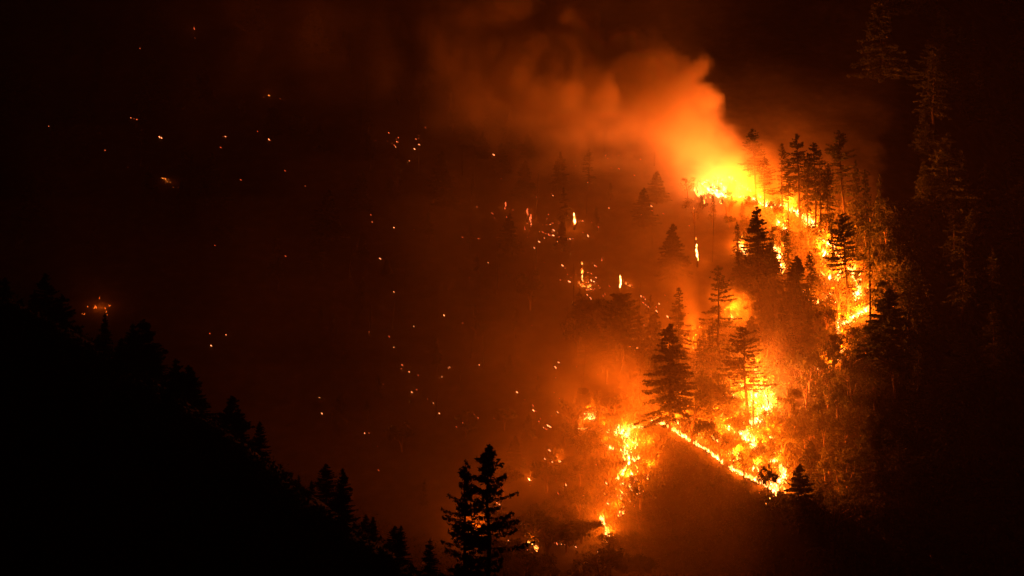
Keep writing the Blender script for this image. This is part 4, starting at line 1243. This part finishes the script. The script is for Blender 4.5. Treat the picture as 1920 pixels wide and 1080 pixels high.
# puffs between the trees of the lower fire
plume([(1440, 470, 930, 30, 0.8), (1455, 430, 935, 48, 0.8), (1400, 400, 942, 56, 0.9), (1350, 420, 944, 50, 0.5)], 0.035, 0.4, 0.5)
plume([(1480, 560, 905, 30, 0.7), (1500, 500, 915, 46, 0.8), (1510, 440, 925, 40, 0.6)], 0.022, 0.45, 0.6)
plume([(1340, 790, 846, 40, 0.8), (1405, 820, 840, 44, 0.9), (1445, 860, 828, 26, 0.7)], 0.02, 0.5, 0.5)
plume([(1380, 690, 850, 60, 0.8), (1450, 660, 862, 60, 0.8)], 0.014, 0.5, 0.5)
plume([(1395, 600, 888, 26, 1.0), (1385, 575, 888, 40, 0.9), (1345, 550, 892, 40, 0.6)], 0.07, 0.25, 0.6)
plume([(1300, 600, 885, 24, 1.0), (1290, 565, 888, 34, 0.9), (1280, 520, 892, 50, 0.7)], 0.07, 0.3, 0.6)
plume([(1230, 770, 838, 22, 1.0), (1200, 735, 838, 48, 0.9), (1165, 700, 840, 62, 0.8), (1110, 670, 845, 70, 0.5)], 0.035, 0.3, 0.5)
plume([(1410, 770, 836, 22, 1.0), (1405, 735, 838, 34, 0.9), (1390, 690, 842, 30, 0.5)], 0.05, 0.3, 0.5)
plume([(1280, 780, 836, 22, 1.0), (1285, 740, 840, 30, 0.7), (1300, 690, 850, 28, 0.4)], 0.035, 0.3, 0.5)
plume([(1100, 790, 830, 16, 1.0), (1095, 765, 832, 36, 0.8), (1060, 740, 836, 50, 0.5)], 0.03, 0.3, 0.5)
plume([(1180, 860, 814, 20, 1.0), (1185, 825, 818, 30, 0.8), (1180, 780, 826, 34, 0.5)], 0.02, 0.3, 0.5)
plume([(1205, 915, 802, 16, 1.0), (1225, 895, 803, 28, 0.8), (1240, 860, 806, 34, 0.4)], 0.01, 0.3, 0.5)
plume([(1600, 575, 886, 20, 1.0), (1570, 540, 892, 30, 0.8), (1540, 500, 900, 34, 0.5)], 0.02, 0.35, 0.5)
plume([(900, 970, 796, 20, 1.0), (930, 920, 800, 44, 0.8), (960, 860, 806, 60, 0.5)], 0.02, 0.35, 0.5)

# smoke lying on the burnt slope, thinning with height above the ground and towards both sides
PXG = X / (K * Y) + 960
PYG = 540 - Z / (K * Y)
side = smooth(560, 1050, PXG) * (1 - smooth(1360, 1700, PXG + (PYG - 560) * 0.12)) * (1 - 0.9 * smooth(1160, 1270, PXG) * smooth(790, 890, PYG))
side = 0.3 * (1 - smooth(1350, 1480, PXG)) + 0.7 * side
layer = np.exp(-np.maximum(AG, 0) / 22.0) * side
layer = layer * (1 - 0.42 * smooth(820, 920, PXG) * (1 - smooth(1150, 1250, PXG)) * (1 - smooth(520, 640, PYG)))
patch = np.clip((0.5 * n_big + 0.5 * n_huge - 0.38) * 5.0, 0, 1.8)
D += (0.0088 * layer * patch).astype(np.float32)
D += (0.0011 * np.exp(-np.maximum(AG, 0) / 60.0) * (1 - smooth(1240, 1400, PXG + (PYG - 350).clip(0, 400) * -1)) * (0.5 + n_big)).astype(np.float32)

D[AG < -2.5] = 0
D[D < 2e-4] = 0
for i_, sl in ((0, 3), (1, 3), (2, 3)):      # fade to nothing at the bounds
    w = np.minimum(np.arange(dims[i_]), np.arange(dims[i_])[::-1]) / 6.0
    shp = [1, 1, 1]; shp[i_] = -1
    D *= np.clip(w, 0, 1).reshape(shp).astype(np.float32)
M_smoke = volume_material('wood_smoke', (0.88, 0.70, 0.50), (0.9, 0.2, 0.05), 1.0, 0.1)
grid_volume('smoke', D, tuple(float(v) for v in SLO), tuple(float(v) for v in SHI), M_smoke, 'glowing smoke column leaning left from the head of the fire, with haze on the slope')
del X, Y, Z, n_huge, n_big, n_mid, billow, PXG, PYG, layer, patch, side, AG

# ------------------------------------------------------------------ even haze over the whole valley
def build_haze():
    x0, x1, y0, y1, z0, z1 = -705, 705, -125, 1705, -320, 560
    v = [(x, y, z) for x in (x0, x1) for y in (y0, y1) for z in (z0, z1)]
    f = [(0, 1, 3, 2), (4, 6, 7, 5), (0, 4, 5, 1), (2, 3, 7, 6), (0, 2, 6, 4), (1, 5, 7, 3)]
    mat = volume_material('valley_haze', (0.85, 0.7, 0.6), (0.9, 0.8, 0.7), 0.00005, 0.3)
    me = mesh_from('haze', v, f, mat)
    o = link(bpy.data.objects.new('haze', me))
    tag(o, 'thin smoky haze filling the valley air', 'haze', kind='stuff')


build_haze()
print('lights', N_LIGHTS, 'embers', n_ember, 'trees', len(FOOT), 'smoke grid', D.shape)
